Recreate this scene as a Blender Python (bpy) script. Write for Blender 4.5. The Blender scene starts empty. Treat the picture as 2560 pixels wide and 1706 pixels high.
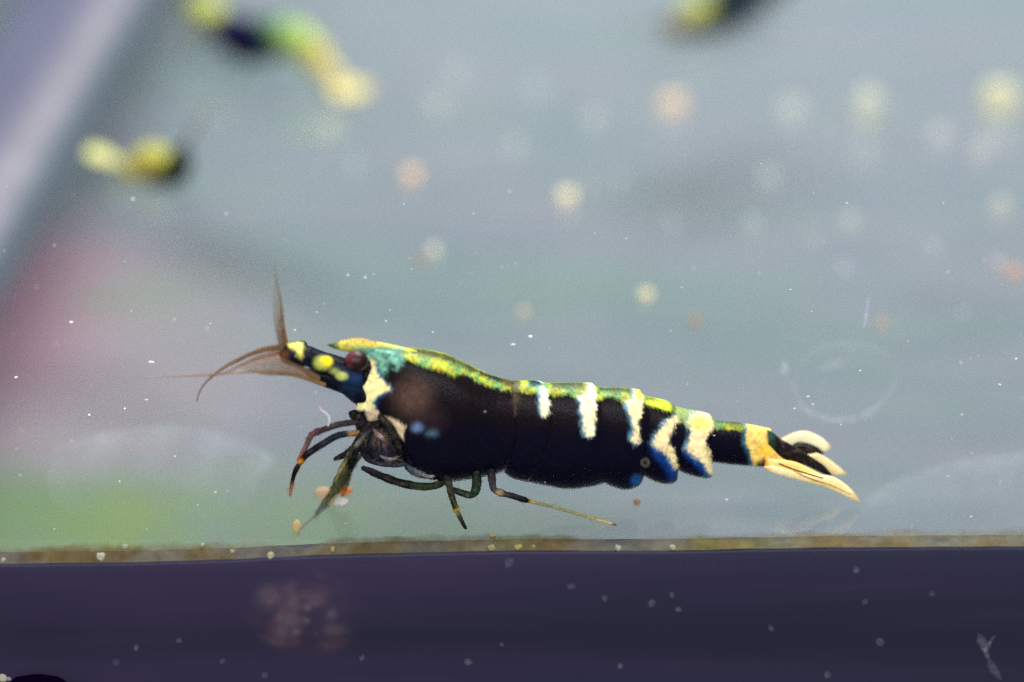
import bpy, math, random
import numpy as np
from mathutils import Vector, Matrix

S = bpy.context.scene
COL = S.collection
random.seed(7)
RNG = np.random.RandomState(11)

# ------------------------------------------------------------------ camera, world, lamps, exposure
W, H_PX, F_PX = 2560.0, 1706.0, 5440.0            # photograph's pixel grid and focal length in its pixels
PITCH = math.radians(24.6)
CAM_Z = 0.0485
EDGE_Y = 1378.0                                    # pixel row where the tank floor meets the front pane
CAM_Y = -CAM_Z / math.tan(PITCH + math.atan((EDGE_Y - H_PX / 2) / F_PX))
cam_d = bpy.data.cameras.new("camera")
cam = bpy.data.objects.new("camera", cam_d); COL.objects.link(cam); S.camera = cam
cam.location = (0, CAM_Y, CAM_Z); cam.rotation_euler = (math.pi / 2 - PITCH, 0, 0)
cam_d.sensor_width = 36; cam_d.lens = 36 * F_PX / W
cam_d.clip_start = 0.005; cam_d.clip_end = 10
cam_d.dof.use_dof = True; cam_d.dof.focus_distance = 0.0975; cam_d.dof.aperture_fstop = 17.5

world = bpy.data.worlds.new("World"); S.world = world; world.use_nodes = True
bg = world.node_tree.nodes["Background"]
bg.inputs[0].default_value = (0.46, 0.55, 0.62, 1); bg.inputs[1].default_value = 0.50

def lamp(name, loc, aim, sx, sy, watt, colour):
    d = bpy.data.lights.new(name, 'AREA'); d.shape = 'RECTANGLE'; d.size = sx; d.size_y = sy
    d.energy = watt; d.color = colour
    o = bpy.data.objects.new(name, d); COL.objects.link(o); o.location = loc
    o.rotation_euler = (Vector(aim) - Vector(loc)).to_track_quat('-Z', 'Y').to_euler()
    return o
lamp("tank_light", (0.03, 0.195, 0.27), (0.0, 0.18, 0.0), 0.34, 0.14, 2.5, (0.93, 1.0, 0.96))
lamp("front_fill_light", (0.0, -0.17, 0.15), (0.0, 0.01, 0.0), 0.36, 0.16, 0.86, (1.0, 0.95, 0.95))  # added frontal fill, set low to light upright faces more than the floor

S.view_settings.view_transform = 'Standard'; S.view_settings.look = 'None'
S.view_settings.exposure = 0.0; S.view_settings.gamma = 1.0; S.view_settings.use_curve_mapping = False
S.render.engine = 'CYCLES'; S.cycles.use_denoising = False
S.cycles.max_bounces = 6; S.cycles.transparent_max_bounces = 24

# ------------------------------------------------------------------ pixel -> place
CP, SP = math.cos(PITCH), math.sin(PITCH)
CAM = np.array([0, CAM_Y, CAM_Z])
FW = np.array([0, CP, -SP]); UP = np.array([0, SP, CP]); RT = np.array([1.0, 0, 0])
def ray(px, py):
    px = np.asarray(px, float); py = np.asarray(py, float)
    a = (px - W / 2) / F_PX; b = -(py - H_PX / 2) / F_PX
    return FW + a[..., None] * RT + b[..., None] * UP
def on_floor(px, py, z=0.0):
    d = ray(px, py); t = (z - CAM_Z) / d[..., 2]
    return CAM + d * t[..., None]
def on_y(px, py, y):
    d = ray(px, py); t = (np.asarray(y) - CAM_Y) / d[..., 1]
    return CAM + d * t[..., None]
def project(P):
    q = P - CAM; z = q @ FW
    return W / 2 + F_PX * (q @ RT) / z, H_PX / 2 - F_PX * (q @ UP) / z
# vertical middle plane of the big shrimp: nearly parallel to the pane, the tail a little farther back
M0 = on_y(np.array(1165.), np.array(1290.), 0.0036); YAW = math.radians(5.0)
MU = np.array([math.cos(YAW), math.sin(YAW), 0]); MN = np.array([math.sin(YAW), -math.cos(YAW), 0])  # MN: towards the pane
def on_mid(px, py, w=0.0):
    """point at pixel on the plane parallel to the shrimp's middle plane, w metres nearer to the pane"""
    d = ray(px, py); w = np.asarray(w, float)
    t = ((M0 - CAM) @ MN + w) / (d @ MN)
    return CAM + d * t[..., None]
PXM = float(np.linalg.norm(on_mid(1400., 1100.) - on_mid(1401., 1100.)))   # metres per photo pixel at the shrimp

# ------------------------------------------------------------------ colour helpers
def lin(c):
    c = np.asarray(c, float) / 255.0
    return np.where(c <= 0.04045, c / 12.92, ((c + 0.055) / 1.055) ** 2.4)
def noise2(x, y, scale, seed=0):
    r = np.random.RandomState(seed); out = 0; amp = 1.0; tot = 0
    for o in range(4):
        for _ in range(4):
            a = r.uniform(0, 2 * math.pi); k = 2 * math.pi / scale * (2 ** o) * r.uniform(.7, 1.3)
            out = out + amp * np.sin(k * (np.cos(a) * x + np.sin(a) * y) + r.uniform(0, 6.28))
        tot += amp * 2; amp *= 0.6
    return out / tot
def sd_poly(x, y, P):
    P = np.asarray(P, float); n = len(P)
    d = np.full(x.shape, 1e18); inside = np.zeros(x.shape, bool)
    for i in range(n):
        a, b = P[i], P[(i + 1) % n]
        e = b - a; wx, wy = x - a[0], y - a[1]
        t = np.clip((wx * e[0] + wy * e[1]) / max(e @ e, 1e-9), 0, 1)
        d = np.minimum(d, (wx - e[0] * t) ** 2 + (wy - e[1] * t) ** 2)
        c = ((a[1] > y) != (b[1] > y))
        if a[1] != b[1]:
            inside ^= c & (x < (b[0] - a[0]) * (y - a[1]) / (b[1] - a[1]) + a[0])
    return np.where(inside, -1, 1) * np.sqrt(d)
def smooth(e0, e1, x):
    t = np.clip((x - e0) / (e1 - e0), 0, 1); return t * t * (3 - 2 * t)

# ------------------------------------------------------------------ mesh helpers
def mesh_obj(name, V, F, mat, parent=None, cols=None, org=None):
    V = np.asarray(V, float)
    if parent is not None: V = V - np.array(parent['_org'])
    elif org is not None: V = V - np.asarray(org)
    me = bpy.data.meshes.new(name)
    F = np.asarray(F)
    me.vertices.add(len(V)); me.vertices.foreach_set('co', V.astype(np.float32).ravel())
    k = F.shape[1]
    me.loops.add(F.size); me.loops.foreach_set('vertex_index', F.astype(np.int32).ravel())
    me.polygons.add(len(F))
    me.polygons.foreach_set('loop_start', np.arange(0, F.size, k, dtype=np.int32))
    me.polygons.foreach_set('loop_total', np.full(len(F), k, np.int32))
    me.polygons.foreach_set('use_smooth', np.ones(len(F), bool))
    if cols is not None:
        c = np.ones((len(V), 4), np.float32); cols = np.asarray(cols); c[:, :cols.shape[1]] = cols
        ca = me.color_attributes.new('Col', 'FLOAT_COLOR', 'POINT'); ca.data.foreach_set('color', c.ravel())
    me.update(calc_edges=True); me.validate()
    me.materials.append(mat)
    o = bpy.data.objects.new(name, me); COL.objects.link(o)
    if parent is not None: o.parent = parent
    elif org is not None: o.location = org
    return o
def flip(F): return np.asarray(F)[:, ::-1]
def grid_faces(n, m, wrap=False):
    i = np.arange(n - 1)[:, None]; j = np.arange(m if wrap else m - 1)[None, :]; j2 = (j + 1) % m
    return np.stack([i * m + j, (i + 1) * m + j, (i + 1) * m + j2, i * m + j2], -1).reshape(-1, 4)
def tag(o, label=None, cat=None, group=None, kind=None):
    if label: o['label'] = label
    if cat: o['category'] = cat
    if group: o['group'] = group
    if kind: o['kind'] = kind
    return o
def empty(name, loc):
    o = bpy.data.objects.new(name, None); COL.objects.link(o)
    o.location = loc; o['_org'] = list(map(float, loc)); o.empty_display_size = 0.002
    return o
def resample(P, n, smooth_it=True):
    P = np.asarray(P, float)
    if smooth_it and len(P) > 2:
        Q = np.vstack([2 * P[0] - P[1], P, 2 * P[-1] - P[-2]]); out = []
        for i in range(1, len(Q) - 2):
            t = np.linspace(0, 1, 14, endpoint=False)[:, None]
            a, b, c, d = Q[i - 1], Q[i], Q[i + 1], Q[i + 2]
            out.append(.5 * ((2 * b) + (c - a) * t + (2 * a - 5 * b + 4 * c - d) * t ** 2 + (3 * b - a - 3 * c + d) * t ** 3))
        P = np.vstack(out + [P[-1:]])
    L = np.r_[0, np.cumsum(np.linalg.norm(np.diff(P[:, :2] if P.shape[1] == 2 else P[:, :3], axis=0), axis=1))]
    u = np.linspace(0, L[-1], n)
    return np.stack([np.interp(u, L, P[:, k]) for k in range(P.shape[1])], 1)
def tube3(P, R, sides=10):
    """P (n,3) metres, R (n,) metres -> verts, faces, station index per vertex; rounded ends"""
    P = np.asarray(P, float); R = np.asarray(R, float)
    T = np.gradient(P, axis=0); T /= np.linalg.norm(T, axis=1)[:, None] + 1e-12
    P = np.vstack([P[:1] - T[:1] * R[0] * .6, P, P[-1:] + T[-1:] * R[-1] * .6])
    R = np.r_[R[0] * .25, R, R[-1] * .25]; T = np.vstack([T[:1], T, T[-1:]])
    ref = np.array([0.13, 0.93, 0.34]); ref = ref / np.linalg.norm(ref)
    A = np.cross(T, ref); A /= np.linalg.norm(A, axis=1)[:, None]; B = np.cross(T, A)
    a = np.linspace(0, 2 * math.pi, sides, endpoint=False)
    V = P[:, None, :] + R[:, None, None] * (np.cos(a)[None, :, None] * A[:, None, :] + np.sin(a)[None, :, None] * B[:, None, :])
    n = len(P); st = np.clip(np.repeat(np.arange(n) - 1, sides), 0, n - 3)
    return V.reshape(-1, 3), grid_faces(n, sides, True), st
def stops(u, table):
    """table [(u, (r,g,b[,alpha]))] in photo colours -> RGBA per u"""
    us = [t[0] for t in table]
    c = np.array([list(lin(t[1][:3])) + [t[1][3] if len(t[1]) > 3 else 1.0] for t in table])
    return np.stack([np.interp(u, us, c[:, k]) for k in range(4)], 1)

# ------------------------------------------------------------------ materials
def new_mat(name):
    m = bpy.data.materials.new(name); m.use_nodes = True
    nt = m.node_tree; nt.nodes.clear()
    out = nt.nodes.new('ShaderNodeOutputMaterial'); return m, nt, out
def N(nt, kind, **kw):
    n = nt.nodes.new(kind)
    for k, v in kw.items(): setattr(n, k, v)
    return n
def noise(nt, scale, detail=4, vec=None, rough=.55):
    n = N(nt, 'ShaderNodeTexNoise'); n.inputs['Scale'].default_value = scale; n.inputs['Detail'].default_value = detail
    n.inputs['Roughness'].default_value = rough
    if vec is not None: nt.links.new(vec, n.inputs['Vector'])
    return n
def ramp(nt, fac, table):
    r = N(nt, 'ShaderNodeValToRGB'); nt.links.new(fac, r.inputs[0])
    els = r.color_ramp.elements
    while len(els) < len(table): els.new(0.5)
    for e, (p, c) in zip(els, table): e.position = p; e.color = (*c, 1) if len(c) == 3 else c
    return r.outputs[0]
def mix(nt, fac, a, b, mode='MIX'):
    n = N(nt, 'ShaderNodeMix', data_type='RGBA', blend_type=mode)
    for sock, v in ((n.inputs[0], fac), (n.inputs[6], a), (n.inputs[7], b)):
        if hasattr(v, 'is_linked') or hasattr(v, 'links'): nt.links.new(v, sock)
        elif isinstance(v, (int, float)): sock.default_value = v
        else: sock.default_value = (*v, 1) if len(v) == 3 else v
    return n.outputs[2]
def math_n(nt, op, a, b=None, clamp=False):
    n = N(nt, 'ShaderNodeMath', operation=op); n.use_clamp = clamp
    for s, v in ((n.inputs[0], a), (n.inputs[1], b)):
        if v is None: continue
        if hasattr(v, 'links'): nt.links.new(v, s)
        else: s.default_value = v
    return n.outputs[0]

def shell_mat(name, rough, spec, trans=0.0, speck=0.25, alpha=False, scale=5000, bump=0.15):
    """colour attribute with fine speckle and relief; trans mixes in light passing through"""
    m, nt, out = new_mat(name)
    at = N(nt, 'ShaderNodeAttribute', attribute_name='Col')
    geo = N(nt, 'ShaderNodeTexCoord')
    n1 = noise(nt, scale, 5, geo.outputs['Object'])
    f = ramp(nt, n1.outputs[0], [(0.3, (1 - speck,) * 3), (0.7, (1 + speck * .6,) * 3)])
    c = mix(nt, 1.0, at.outputs['Color'], f, 'MULTIPLY')
    p = N(nt, 'ShaderNodeBsdfPrincipled'); nt.links.new(c, p.inputs['Base Color'])
    p.inputs['Roughness'].default_value = rough; p.inputs['Specular IOR Level'].default_value = spec
    b = N(nt, 'ShaderNodeBump'); b.inputs['Strength'].default_value = bump; b.inputs['Distance'].default_value = 0.00006
    nt.links.new(n1.outputs[0], b.inputs['Height']); nt.links.new(b.outputs[0], p.inputs['Normal'])
    sh = p.outputs[0]
    if trans:
        t = N(nt, 'ShaderNodeBsdfTranslucent'); nt.links.new(c, t.inputs[0])
        mx = N(nt, 'ShaderNodeMixShader'); mx.inputs[0].default_value = trans
        nt.links.new(sh, mx.inputs[1]); nt.links.new(t.outputs[0], mx.inputs[2]); sh = mx.outputs[0]
    if alpha:
        tr = N(nt, 'ShaderNodeBsdfTransparent'); mx = N(nt, 'ShaderNodeMixShader')
        nt.links.new(at.outputs['Alpha'], mx.inputs[0]); nt.links.new(tr.outputs[0], mx.inputs[1]); nt.links.new(sh, mx.inputs[2]); sh = mx.outputs[0]
    nt.links.new(sh, out.inputs[0]); return m
M_SHELL = shell_mat('shrimp_shell', 0.34, 0.09, 0.0, 0.34, bump=.35)
M_LEG = shell_mat('shrimp_leg', 0.5, 0.15, 0.4, 0.55, alpha=True, scale=7000, bump=.5)
M_FAN = shell_mat('tail_fan', 0.3, 0.4, 0.35, 0.06, alpha=True, scale=3000)
M_HAIR = shell_mat('antenna', 0.5, 0.2, 0.4, 0.15, alpha=True)
M_LUMP = shell_mat('dark_lump', 1.0, 0.0, 0.0, 0.2, bump=0)
M_EYE = shell_mat('eye', 0.38, 0.25, 0.0, 0.3)
M_GRAIN = shell_mat('grain', 0.6, 0.2, 0.6, 0.3, alpha=True, scale=2500, bump=0.4)
M_FILM = shell_mat('film', 0.7, 0.1, 0.3, 0.3, alpha=True, scale=1800)

# ------------------------------------------------------------------ the tank
WALL_P = on_floor(np.array(347.), np.array(0.)); WALL_X = float(np.mean([WALL_P[0], on_floor(np.array(33.), np.array(551.))[0]]))

UNDER_Z = -0.013
def floor_mat():
    m, nt, out = new_mat('sheet_under_tank')
    tc = N(nt, 'ShaderNodeTexCoord'); P = tc.outputs['Object']
    st = N(nt, 'ShaderNodeMapping'); nt.links.new(P, st.inputs[0]); st.inputs['Scale'].default_value = (.5, 1.9, 1)
    big = noise(nt, 48, 3, st.outputs[0]); mid = noise(nt, 210, 5, st.outputs[0], .6)
    base = ramp(nt, big.outputs[0], [(0.36, (0.285, 0.355, 0.36)), (0.46, (0.315, 0.345, 0.395)), (0.54, (0.345, 0.338, 0.405)), (0.64, (0.31, 0.355, 0.37))])
    base = mix(nt, 0.75, base, ramp(nt, mid.outputs[0], [(0.30, (0.72, 0.84, 0.88)), (0.5, (1, 1, 1)), (0.70, (1.24, 1.18, 1.12))]), 'MULTIPLY')
    def blob(cx, cy, rx, ry, soft, wob, sc):
        """mask of a painted reflection with a ragged outline, placed on the floor in metres"""
        mp = N(nt, 'ShaderNodeMapping'); nt.links.new(P, mp.inputs[0]); mp.vector_type = 'POINT'
        mp.inputs['Location'].default_value = (-cx / rx, -cy / ry, 0); mp.inputs['Scale'].default_value = (1 / rx, 1 / ry, 0)
        l = N(nt, 'ShaderNodeVectorMath', operation='LENGTH'); nt.links.new(mp.outputs[0], l.inputs[0])
        nz = noise(nt, sc, 4, P)
        d = math_n(nt, 'ADD', l.outputs['Value'], math_n(nt, 'MULTIPLY', math_n(nt, 'SUBTRACT', nz.outputs[0], 0.5), wob))
        mr = N(nt, 'ShaderNodeMapRange', interpolation_type='SMOOTHSTEP')
        nt.links.new(d, mr.inputs[0]); mr.inputs[1].default_value = 1 + soft; mr.inputs[2].default_value = 1 - soft
        return mr.outputs[0]
    def at(px, py): return on_floor(np.array(float(px)), np.array(float(py)), UNDER_Z)
    def painted_reflection(px0, px1, py0, py1, colour, k, soft=.5, wob=.6, sc=300):
        nonlocal base
        a, b = at((px0 + px1) / 2, py0), at((px0 + px1) / 2, py1)
        cx, cy = (a[0] + b[0]) / 2, (a[1] + b[1]) / 2
        l, r = at(px0, (py0 + py1) / 2)[0], at(px1, (py0 + py1) / 2)[0]
        f = blob(cx, cy, abs(r - l) / 2, abs(a[1] - b[1]) / 2, soft, wob, sc)
        base = mix(nt, math_n(nt, 'MULTIPLY', f, k), base, colour)
    painted_reflection(-420, 640, 640, 1330, (0.55, 0.42, 0.48), 0.95, .7, .7, 90)        # pinkish reflection painted into the sheet's colour
    painted_reflection(-280, 190, 600, 1040, (0.64, 0.22, 0.36), 0.95, .95, .6, 110)
    painted_reflection(-500, 1000, 1180, 1470, (0.27, 0.37, 0.22), 0.9, .7, 1.3, 220)   # blurred green reflection, also painted into the colour
    painted_reflection(500, 1500, 1230, 1420, (0.26, 0.33, 0.25), 0.7, .7, 1.0, 240)
    painted_reflection(120, 450, 1230, 1380, (0.32, 0.44, 0.10), 0.9, .85, 2.0, 420)
    painted_reflection(-120, 170, 1210, 1370, (0.26, 0.40, 0.14), 0.85, .85, 1.6, 300)
    painted_reflection(620, 900, 1240, 1370, (0.28, 0.38, 0.20), 0.6, .8, 1.6, 340)
    painted_reflection(180, 500, 700, 790, (0.34, 0.42, 0.28), 0.55, .8, .8, 160)
    base = mix(nt, 1.0, base, (.76, .76, .76), 'MULTIPLY')
    p = N(nt, 'ShaderNodeBsdfPrincipled'); nt.links.new(base, p.inputs['Base Color'])
    p.inputs['Roughness'].default_value = 0.6; p.inputs['Specular IOR Level'].default_value = 0.10
    nt.links.new(p.outputs[0], out.inputs[0]); return m
x1 = 0.12
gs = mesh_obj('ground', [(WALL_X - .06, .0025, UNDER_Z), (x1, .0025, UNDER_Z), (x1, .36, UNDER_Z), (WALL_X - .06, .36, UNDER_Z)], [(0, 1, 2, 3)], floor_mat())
tag(gs, 'grey sheet under the glass bottom with painted green and pink reflections', None, None, 'structure')

def simple_mat(name, table, scale, rough, spec, stretch=(1, 1, 1), transp=0.0, detail=4, transl=0.0):
    m, nt, out = new_mat(name)
    tc = N(nt, 'ShaderNodeTexCoord'); mp = N(nt, 'ShaderNodeMapping'); nt.links.new(tc.outputs['Object'], mp.inputs[0])
    mp.inputs['Scale'].default_value = stretch
    nz = noise(nt, scale, detail, mp.outputs[0]); c = ramp(nt, nz.outputs[0], table)
    p = N(nt, 'ShaderNodeBsdfPrincipled'); nt.links.new(c, p.inputs['Base Color'])
    p.inputs['Roughness'].default_value = rough; p.inputs['Specular IOR Level'].default_value = spec
    sh = p.outputs[0]
    if transl:
        t = N(nt, 'ShaderNodeBsdfTranslucent'); nt.links.new(c, t.inputs[0])
        mx = N(nt, 'ShaderNodeMixShader'); mx.inputs[0].default_value = transl
        nt.links.new(sh, mx.inputs[1]); nt.links.new(t.outputs[0], mx.inputs[2]); sh = mx.outputs[0]
    if transp:
        t = N(nt, 'ShaderNodeBsdfTransparent'); mx = N(nt, 'ShaderNodeMixShader'); mx.inputs[0].default_value = transp
        nt.links.new(sh, mx.inputs[1]); nt.links.new(t.outputs[0], mx.inputs[2]); sh = mx.outputs[0]
    nt.links.new(sh, out.inputs[0]); return m

def box(x0, x1, y0, y1, z0, z1):
    V = [(x, y, z) for x in (x0, x1) for y in (y0, y1) for z in (z0, z1)]
    F = [(0, 1, 3, 2), (4, 6, 7, 5), (0, 4, 5, 1), (2, 3, 7, 6), (0, 2, 6, 4), (1, 5, 7, 3)]
    return V, F
def flat(o):
    o.data.polygons.foreach_set('use_smooth', np.zeros(len(o.data.polygons), bool)); return o
# left side pane: greenish glass standing on the floor
V, F = box(WALL_X - .0105, WALL_X - .0055, -.004, .34, -.0125, .09)
lw = flat(mesh_obj('wall_left', V, F, simple_mat('side_glass', [(.35, (.30, .38, .38)), (.65, (.33, .37, .41))], 40, .08, .5, transp=.35, transl=.5)))
tag(lw, 'pale green side glass of the tank', None, None, 'structure')
# silicone bead in the corner between side pane and floor: smear up the glass, pale ridge, thin foot on the floor coloured dark blue-grey as painted corner shade
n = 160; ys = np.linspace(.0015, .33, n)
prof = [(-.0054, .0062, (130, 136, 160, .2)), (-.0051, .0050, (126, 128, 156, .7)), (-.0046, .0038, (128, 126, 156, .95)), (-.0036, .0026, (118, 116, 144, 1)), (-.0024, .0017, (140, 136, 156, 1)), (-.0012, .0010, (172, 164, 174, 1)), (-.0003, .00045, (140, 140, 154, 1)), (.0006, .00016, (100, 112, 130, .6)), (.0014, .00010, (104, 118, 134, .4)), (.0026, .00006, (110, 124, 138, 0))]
V, C = [], []
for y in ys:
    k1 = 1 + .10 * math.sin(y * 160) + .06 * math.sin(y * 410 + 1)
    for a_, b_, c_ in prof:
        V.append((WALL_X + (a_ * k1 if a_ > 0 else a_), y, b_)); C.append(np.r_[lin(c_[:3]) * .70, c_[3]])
M_FILM = shell_mat('film', 0.7, 0.1, 0.3, 0.3, alpha=True, scale=1800)
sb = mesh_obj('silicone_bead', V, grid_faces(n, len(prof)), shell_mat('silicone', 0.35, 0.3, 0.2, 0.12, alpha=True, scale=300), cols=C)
tag(sb, 'pale translucent silicone bead along the corner of side glass and floor', 'silicone bead')

# dark base under the front edge, its upper edge slightly uneven
EDGE = [(-500, 1416), (0, 1411), (326, 1408), (544, 1402), (653, 1397), (816, 1389), (1088, 1383), (1280, 1378), (1661, 1379), (1987, 1372), (2560, 1368), (3060, 1364)]
ex = np.linspace(-500, 3060, 240); ey = np.interp(ex, [e[0] for e in EDGE], [e[1] for e in EDGE])
ey = np.convolve(np.pad(ey, 6, mode='edge'), np.ones(13) / 13, 'valid') + .9 * noise2(ex, ex * 0, 160, 3) + .5 * noise2(ex, ex * 0, 30, 4)
E = on_y(ex, ey, 0.0)
rows = [E + np.array([0, .0016, -.0003])] + [E] + [np.stack([E[:, 0], np.full(len(ex), -.00006), np.where(1, E[:, 2] - .00012, 0)], 1)]
for z, yy in ((-.0012, -.00006), (-.0020, 0), (-.0028, .00012), (-.0036, .00035), (-.0044, .00065), (-.0052, .001), (-.0060, .00135), (-.0066, .0016), (-.0071, .0017), (-.012, .0022), (-.03, .003)):
    rows.append(np.stack([E[:, 0], np.full(len(ex), yy), np.full(len(ex), z)], 1))
V = np.stack(rows, 1)
ba = mesh_obj('base', V.reshape(-1, 3), grid_faces(len(ex), V.shape[1]), simple_mat('dark_base', [(.30, (.010, .016, .032)), (.5, (.021, .019, .044)), (.70, (.034, .023, .058))], 70, .5, .2, (.35, 1, 3.5), detail=7))
tag(ba, 'dark purple base strip below the front edge of the tank', None, None, 'structure')

# glass bottom of the tank, meeting the base along that edge
m, nt, out = new_mat('bottom_glass')
fr = N(nt, 'ShaderNodeFresnel'); fr.inputs[0].default_value = 1.65
tr_ = N(nt, 'ShaderNodeBsdfTransparent'); tr_.inputs[0].default_value = (.97, .985, .98, 1); gl_ = N(nt, 'ShaderNodeBsdfGlossy'); gl_.inputs['Roughness'].default_value = .05
df_ = N(nt, 'ShaderNodeBsdfDiffuse'); df_.inputs[0].default_value = (.21, .22, .24, 1)
mA = N(nt, 'ShaderNodeMixShader'); mA.inputs[0].default_value = .12; nt.links.new(tr_.outputs[0], mA.inputs[1]); nt.links.new(df_.outputs[0], mA.inputs[2])
mB = N(nt, 'ShaderNodeMixShader'); nt.links.new(fr.outputs[0], mB.inputs[0]); nt.links.new(mA.outputs[0], mB.inputs[1]); nt.links.new(gl_.outputs[0], mB.inputs[2])
nt.links.new(mB.outputs[0], out.inputs[0])
xs_ = np.linspace(WALL_X - .0054, x1, 240); ze = np.interp(xs_, E[:, 0], E[:, 2])
rows = [np.stack([xs_, np.full(240, yv), ze * kz], 1) for yv, kz in ((0, 1), (.0003, .7), (.0006, .35), (.0010, 0), (.34, 0))]
fl = mesh_obj('floor', np.stack(rows, 1).reshape(-1, 3), grid_faces(240, 5), m)
flat(fl)
m2, nt, out = new_mat('bottom_glass_edge')
tr_ = N(nt, 'ShaderNodeBsdfTransparent'); df_ = N(nt, 'ShaderNodeBsdfDiffuse'); df_.inputs[0].default_value = (.19, .20, .20, 1)
mA = N(nt, 'ShaderNodeMixShader'); mA.inputs[0].default_value = .18; nt.links.new(tr_.outputs[0], mA.inputs[1]); nt.links.new(df_.outputs[0], mA.inputs[2]); nt.links.new(mA.outputs[0], out.inputs[0])
fl.data.materials.append(m2)
fl.data.polygons.foreach_set('material_index', np.array([0 if i % 4 == 3 else 1 for i in range(len(fl.data.polygons))], np.int32))
tag(fl, 'clear glass bottom of the tank', None, None, 'structure')

# ochre deposit along the inside front edge
bx = np.linspace(-400, 2960, 420)
by0 = np.interp(bx, ex, ey) + 3
TOPO = [(-400, 1372), (0, 1366), (200, 1360), (350, 1357), (544, 1356), (650, 1352), (720, 1372), (760, 1374), (830, 1346), (1000, 1342), (1280, 1334), (1450, 1345), (1700, 1345), (1900, 1334), (2150, 1328), (2300, 1322), (2560, 1318), (2960, 1316)]
by1 = np.interp(bx, [t[0] for t in TOPO], [t[1] for t in TOPO]) + 5 * noise2(bx, bx * 0, 260, 8) + 3 * noise2(bx, bx * 0, 60, 9) - 4
m_ = 14; V = []; C = []
a_ = on_y(bx, by0, -.00003); a_[:, 2] += .00002
for j in range(m_):
    t = j / (m_ - 1)
    q = on_floor(bx, by1); p = a_ * (1 - t) + q * t; p[:, 2] = np.maximum(p[:, 2], np.interp(p[:, 0], xs_, ze) * np.interp(p[:, 1], [0, .0003, .0006, .0010], [1, .7, .35, 0]) + .00002)
    p[:, 2] += .00015 * math.sin(math.pi * min(1, t * 1.1)) * (1 + .5 * noise2(bx, bx * 0 + j * 9, 90, 12)) + .00004
    V.append(p)
    nz = noise2(bx, bx * 0 + j * 6, 330, 21); n2 = noise2(bx, bx * 0 + j * 6, 55, 22)
    g = smooth(-.4, .5, nz)[:, None]
    c = (lin((128, 122, 104)) * (1 - g) + lin((112, 96, 62)) * g)
    gg = smooth(.25, .7, noise2(bx, bx * 0, 420, 30))[:, None] * .5; c = c * (1 - gg) + lin((116, 116, 56)) * gg
    a = np.clip((.80 + .35 * nz + .15 * n2) * smooth(1.0, .25, t + .12 * n2), 0, 1) if t < 1 else np.zeros(len(bx))
    C.append(np.c_[c * .78, a])
V = np.stack(V, 1).reshape(-1, 3); C = np.stack(C, 1).reshape(-1, 4)
dp = mesh_obj('deposit_strip', V, grid_faces(len(bx), m_), M_FILM, cols=C)
tag(dp, 'ochre brown strip of deposit along the bottom front edge', 'deposit', None, 'stuff')

# front pane: clean clear glass
m, nt, out = new_mat('clear_glass'); t_ = N(nt, 'ShaderNodeBsdfTransparent'); nt.links.new(t_.outputs[0], out.inputs[0])
V, F = box(WALL_X - .009, x1, -.0032, -.0012, .0006, .09)
fp = flat(mesh_obj('front_pane', V, F, m)); tag(fp, 'clear front glass pane of the tank', None, None, 'structure')

# ------------------------------------------------------------------ the big shrimp: markings
CREAM, CREAMW, PEACH = lin((255, 244, 170)), lin((255, 250, 222)), lin((255, 220, 172))
YEL, YGR, OLI, TEAL = lin((226, 200, 50)), lin((172, 190, 52)), lin((112, 104, 40)), lin((104, 160, 138))
BLK, BRN, NAVY, BLUE, LBLUE = lin((9, 7, 16)), lin((19, 10, 14)), lin((7, 7, 34)), lin((12, 62, 140)), lin((120, 170, 190))
STRIPE_LO = [(1000, 893), (1030, 903), (1057, 915), (1098, 926), (1118, 932), (1133, 943), (1147, 936), (1160, 933), (1187, 950), (1234, 969), (1274, 981), (1304, 981), (1342, 983), (1356, 986), (1370, 983), (1391, 991), (1421, 985), (1443, 998), (1480, 1003), (1494, 1004), (1512, 993), (1530, 992), (1549, 1001), (1575, 1010), (1609, 1009), (1640, 1021), (1660, 1022), (1680, 1032), (1692, 1052), (1703, 1049), (1714, 1054), (1726, 1070), (1760, 1073), (1782, 1072), (1820, 1073), (1862, 1076)]
def lay(c, x, y, poly, colour, soft=3.0, wob=4.0, seed=0, grow=0.0, k=1.0, wsc=30):
    x2 = x + wob * noise2(x, y, wsc, seed + 101); y2 = y + wob * noise2(x, y, wsc, seed + 202)
    fine = 3.2 * noise2(x, y, 9, seed + 303)
    m = k * smooth(soft * 1.5, -soft * 1.5, sd_poly(x2, y2, poly) - grow + fine)
    return c * (1 - m[:, None]) + np.asarray(colour) * m[:, None]
def dot(c, x, y, cx, cy, r, colour, soft=.6, k=1.0, ry=None):
    d = np.sqrt(((x - cx) / r) ** 2 + ((y - cy) / (ry or r)) ** 2)
    m = k * smooth(1 + soft, 1 - soft, d)
    return c * (1 - m[:, None]) + np.asarray(colour) * m[:, None]
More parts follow.
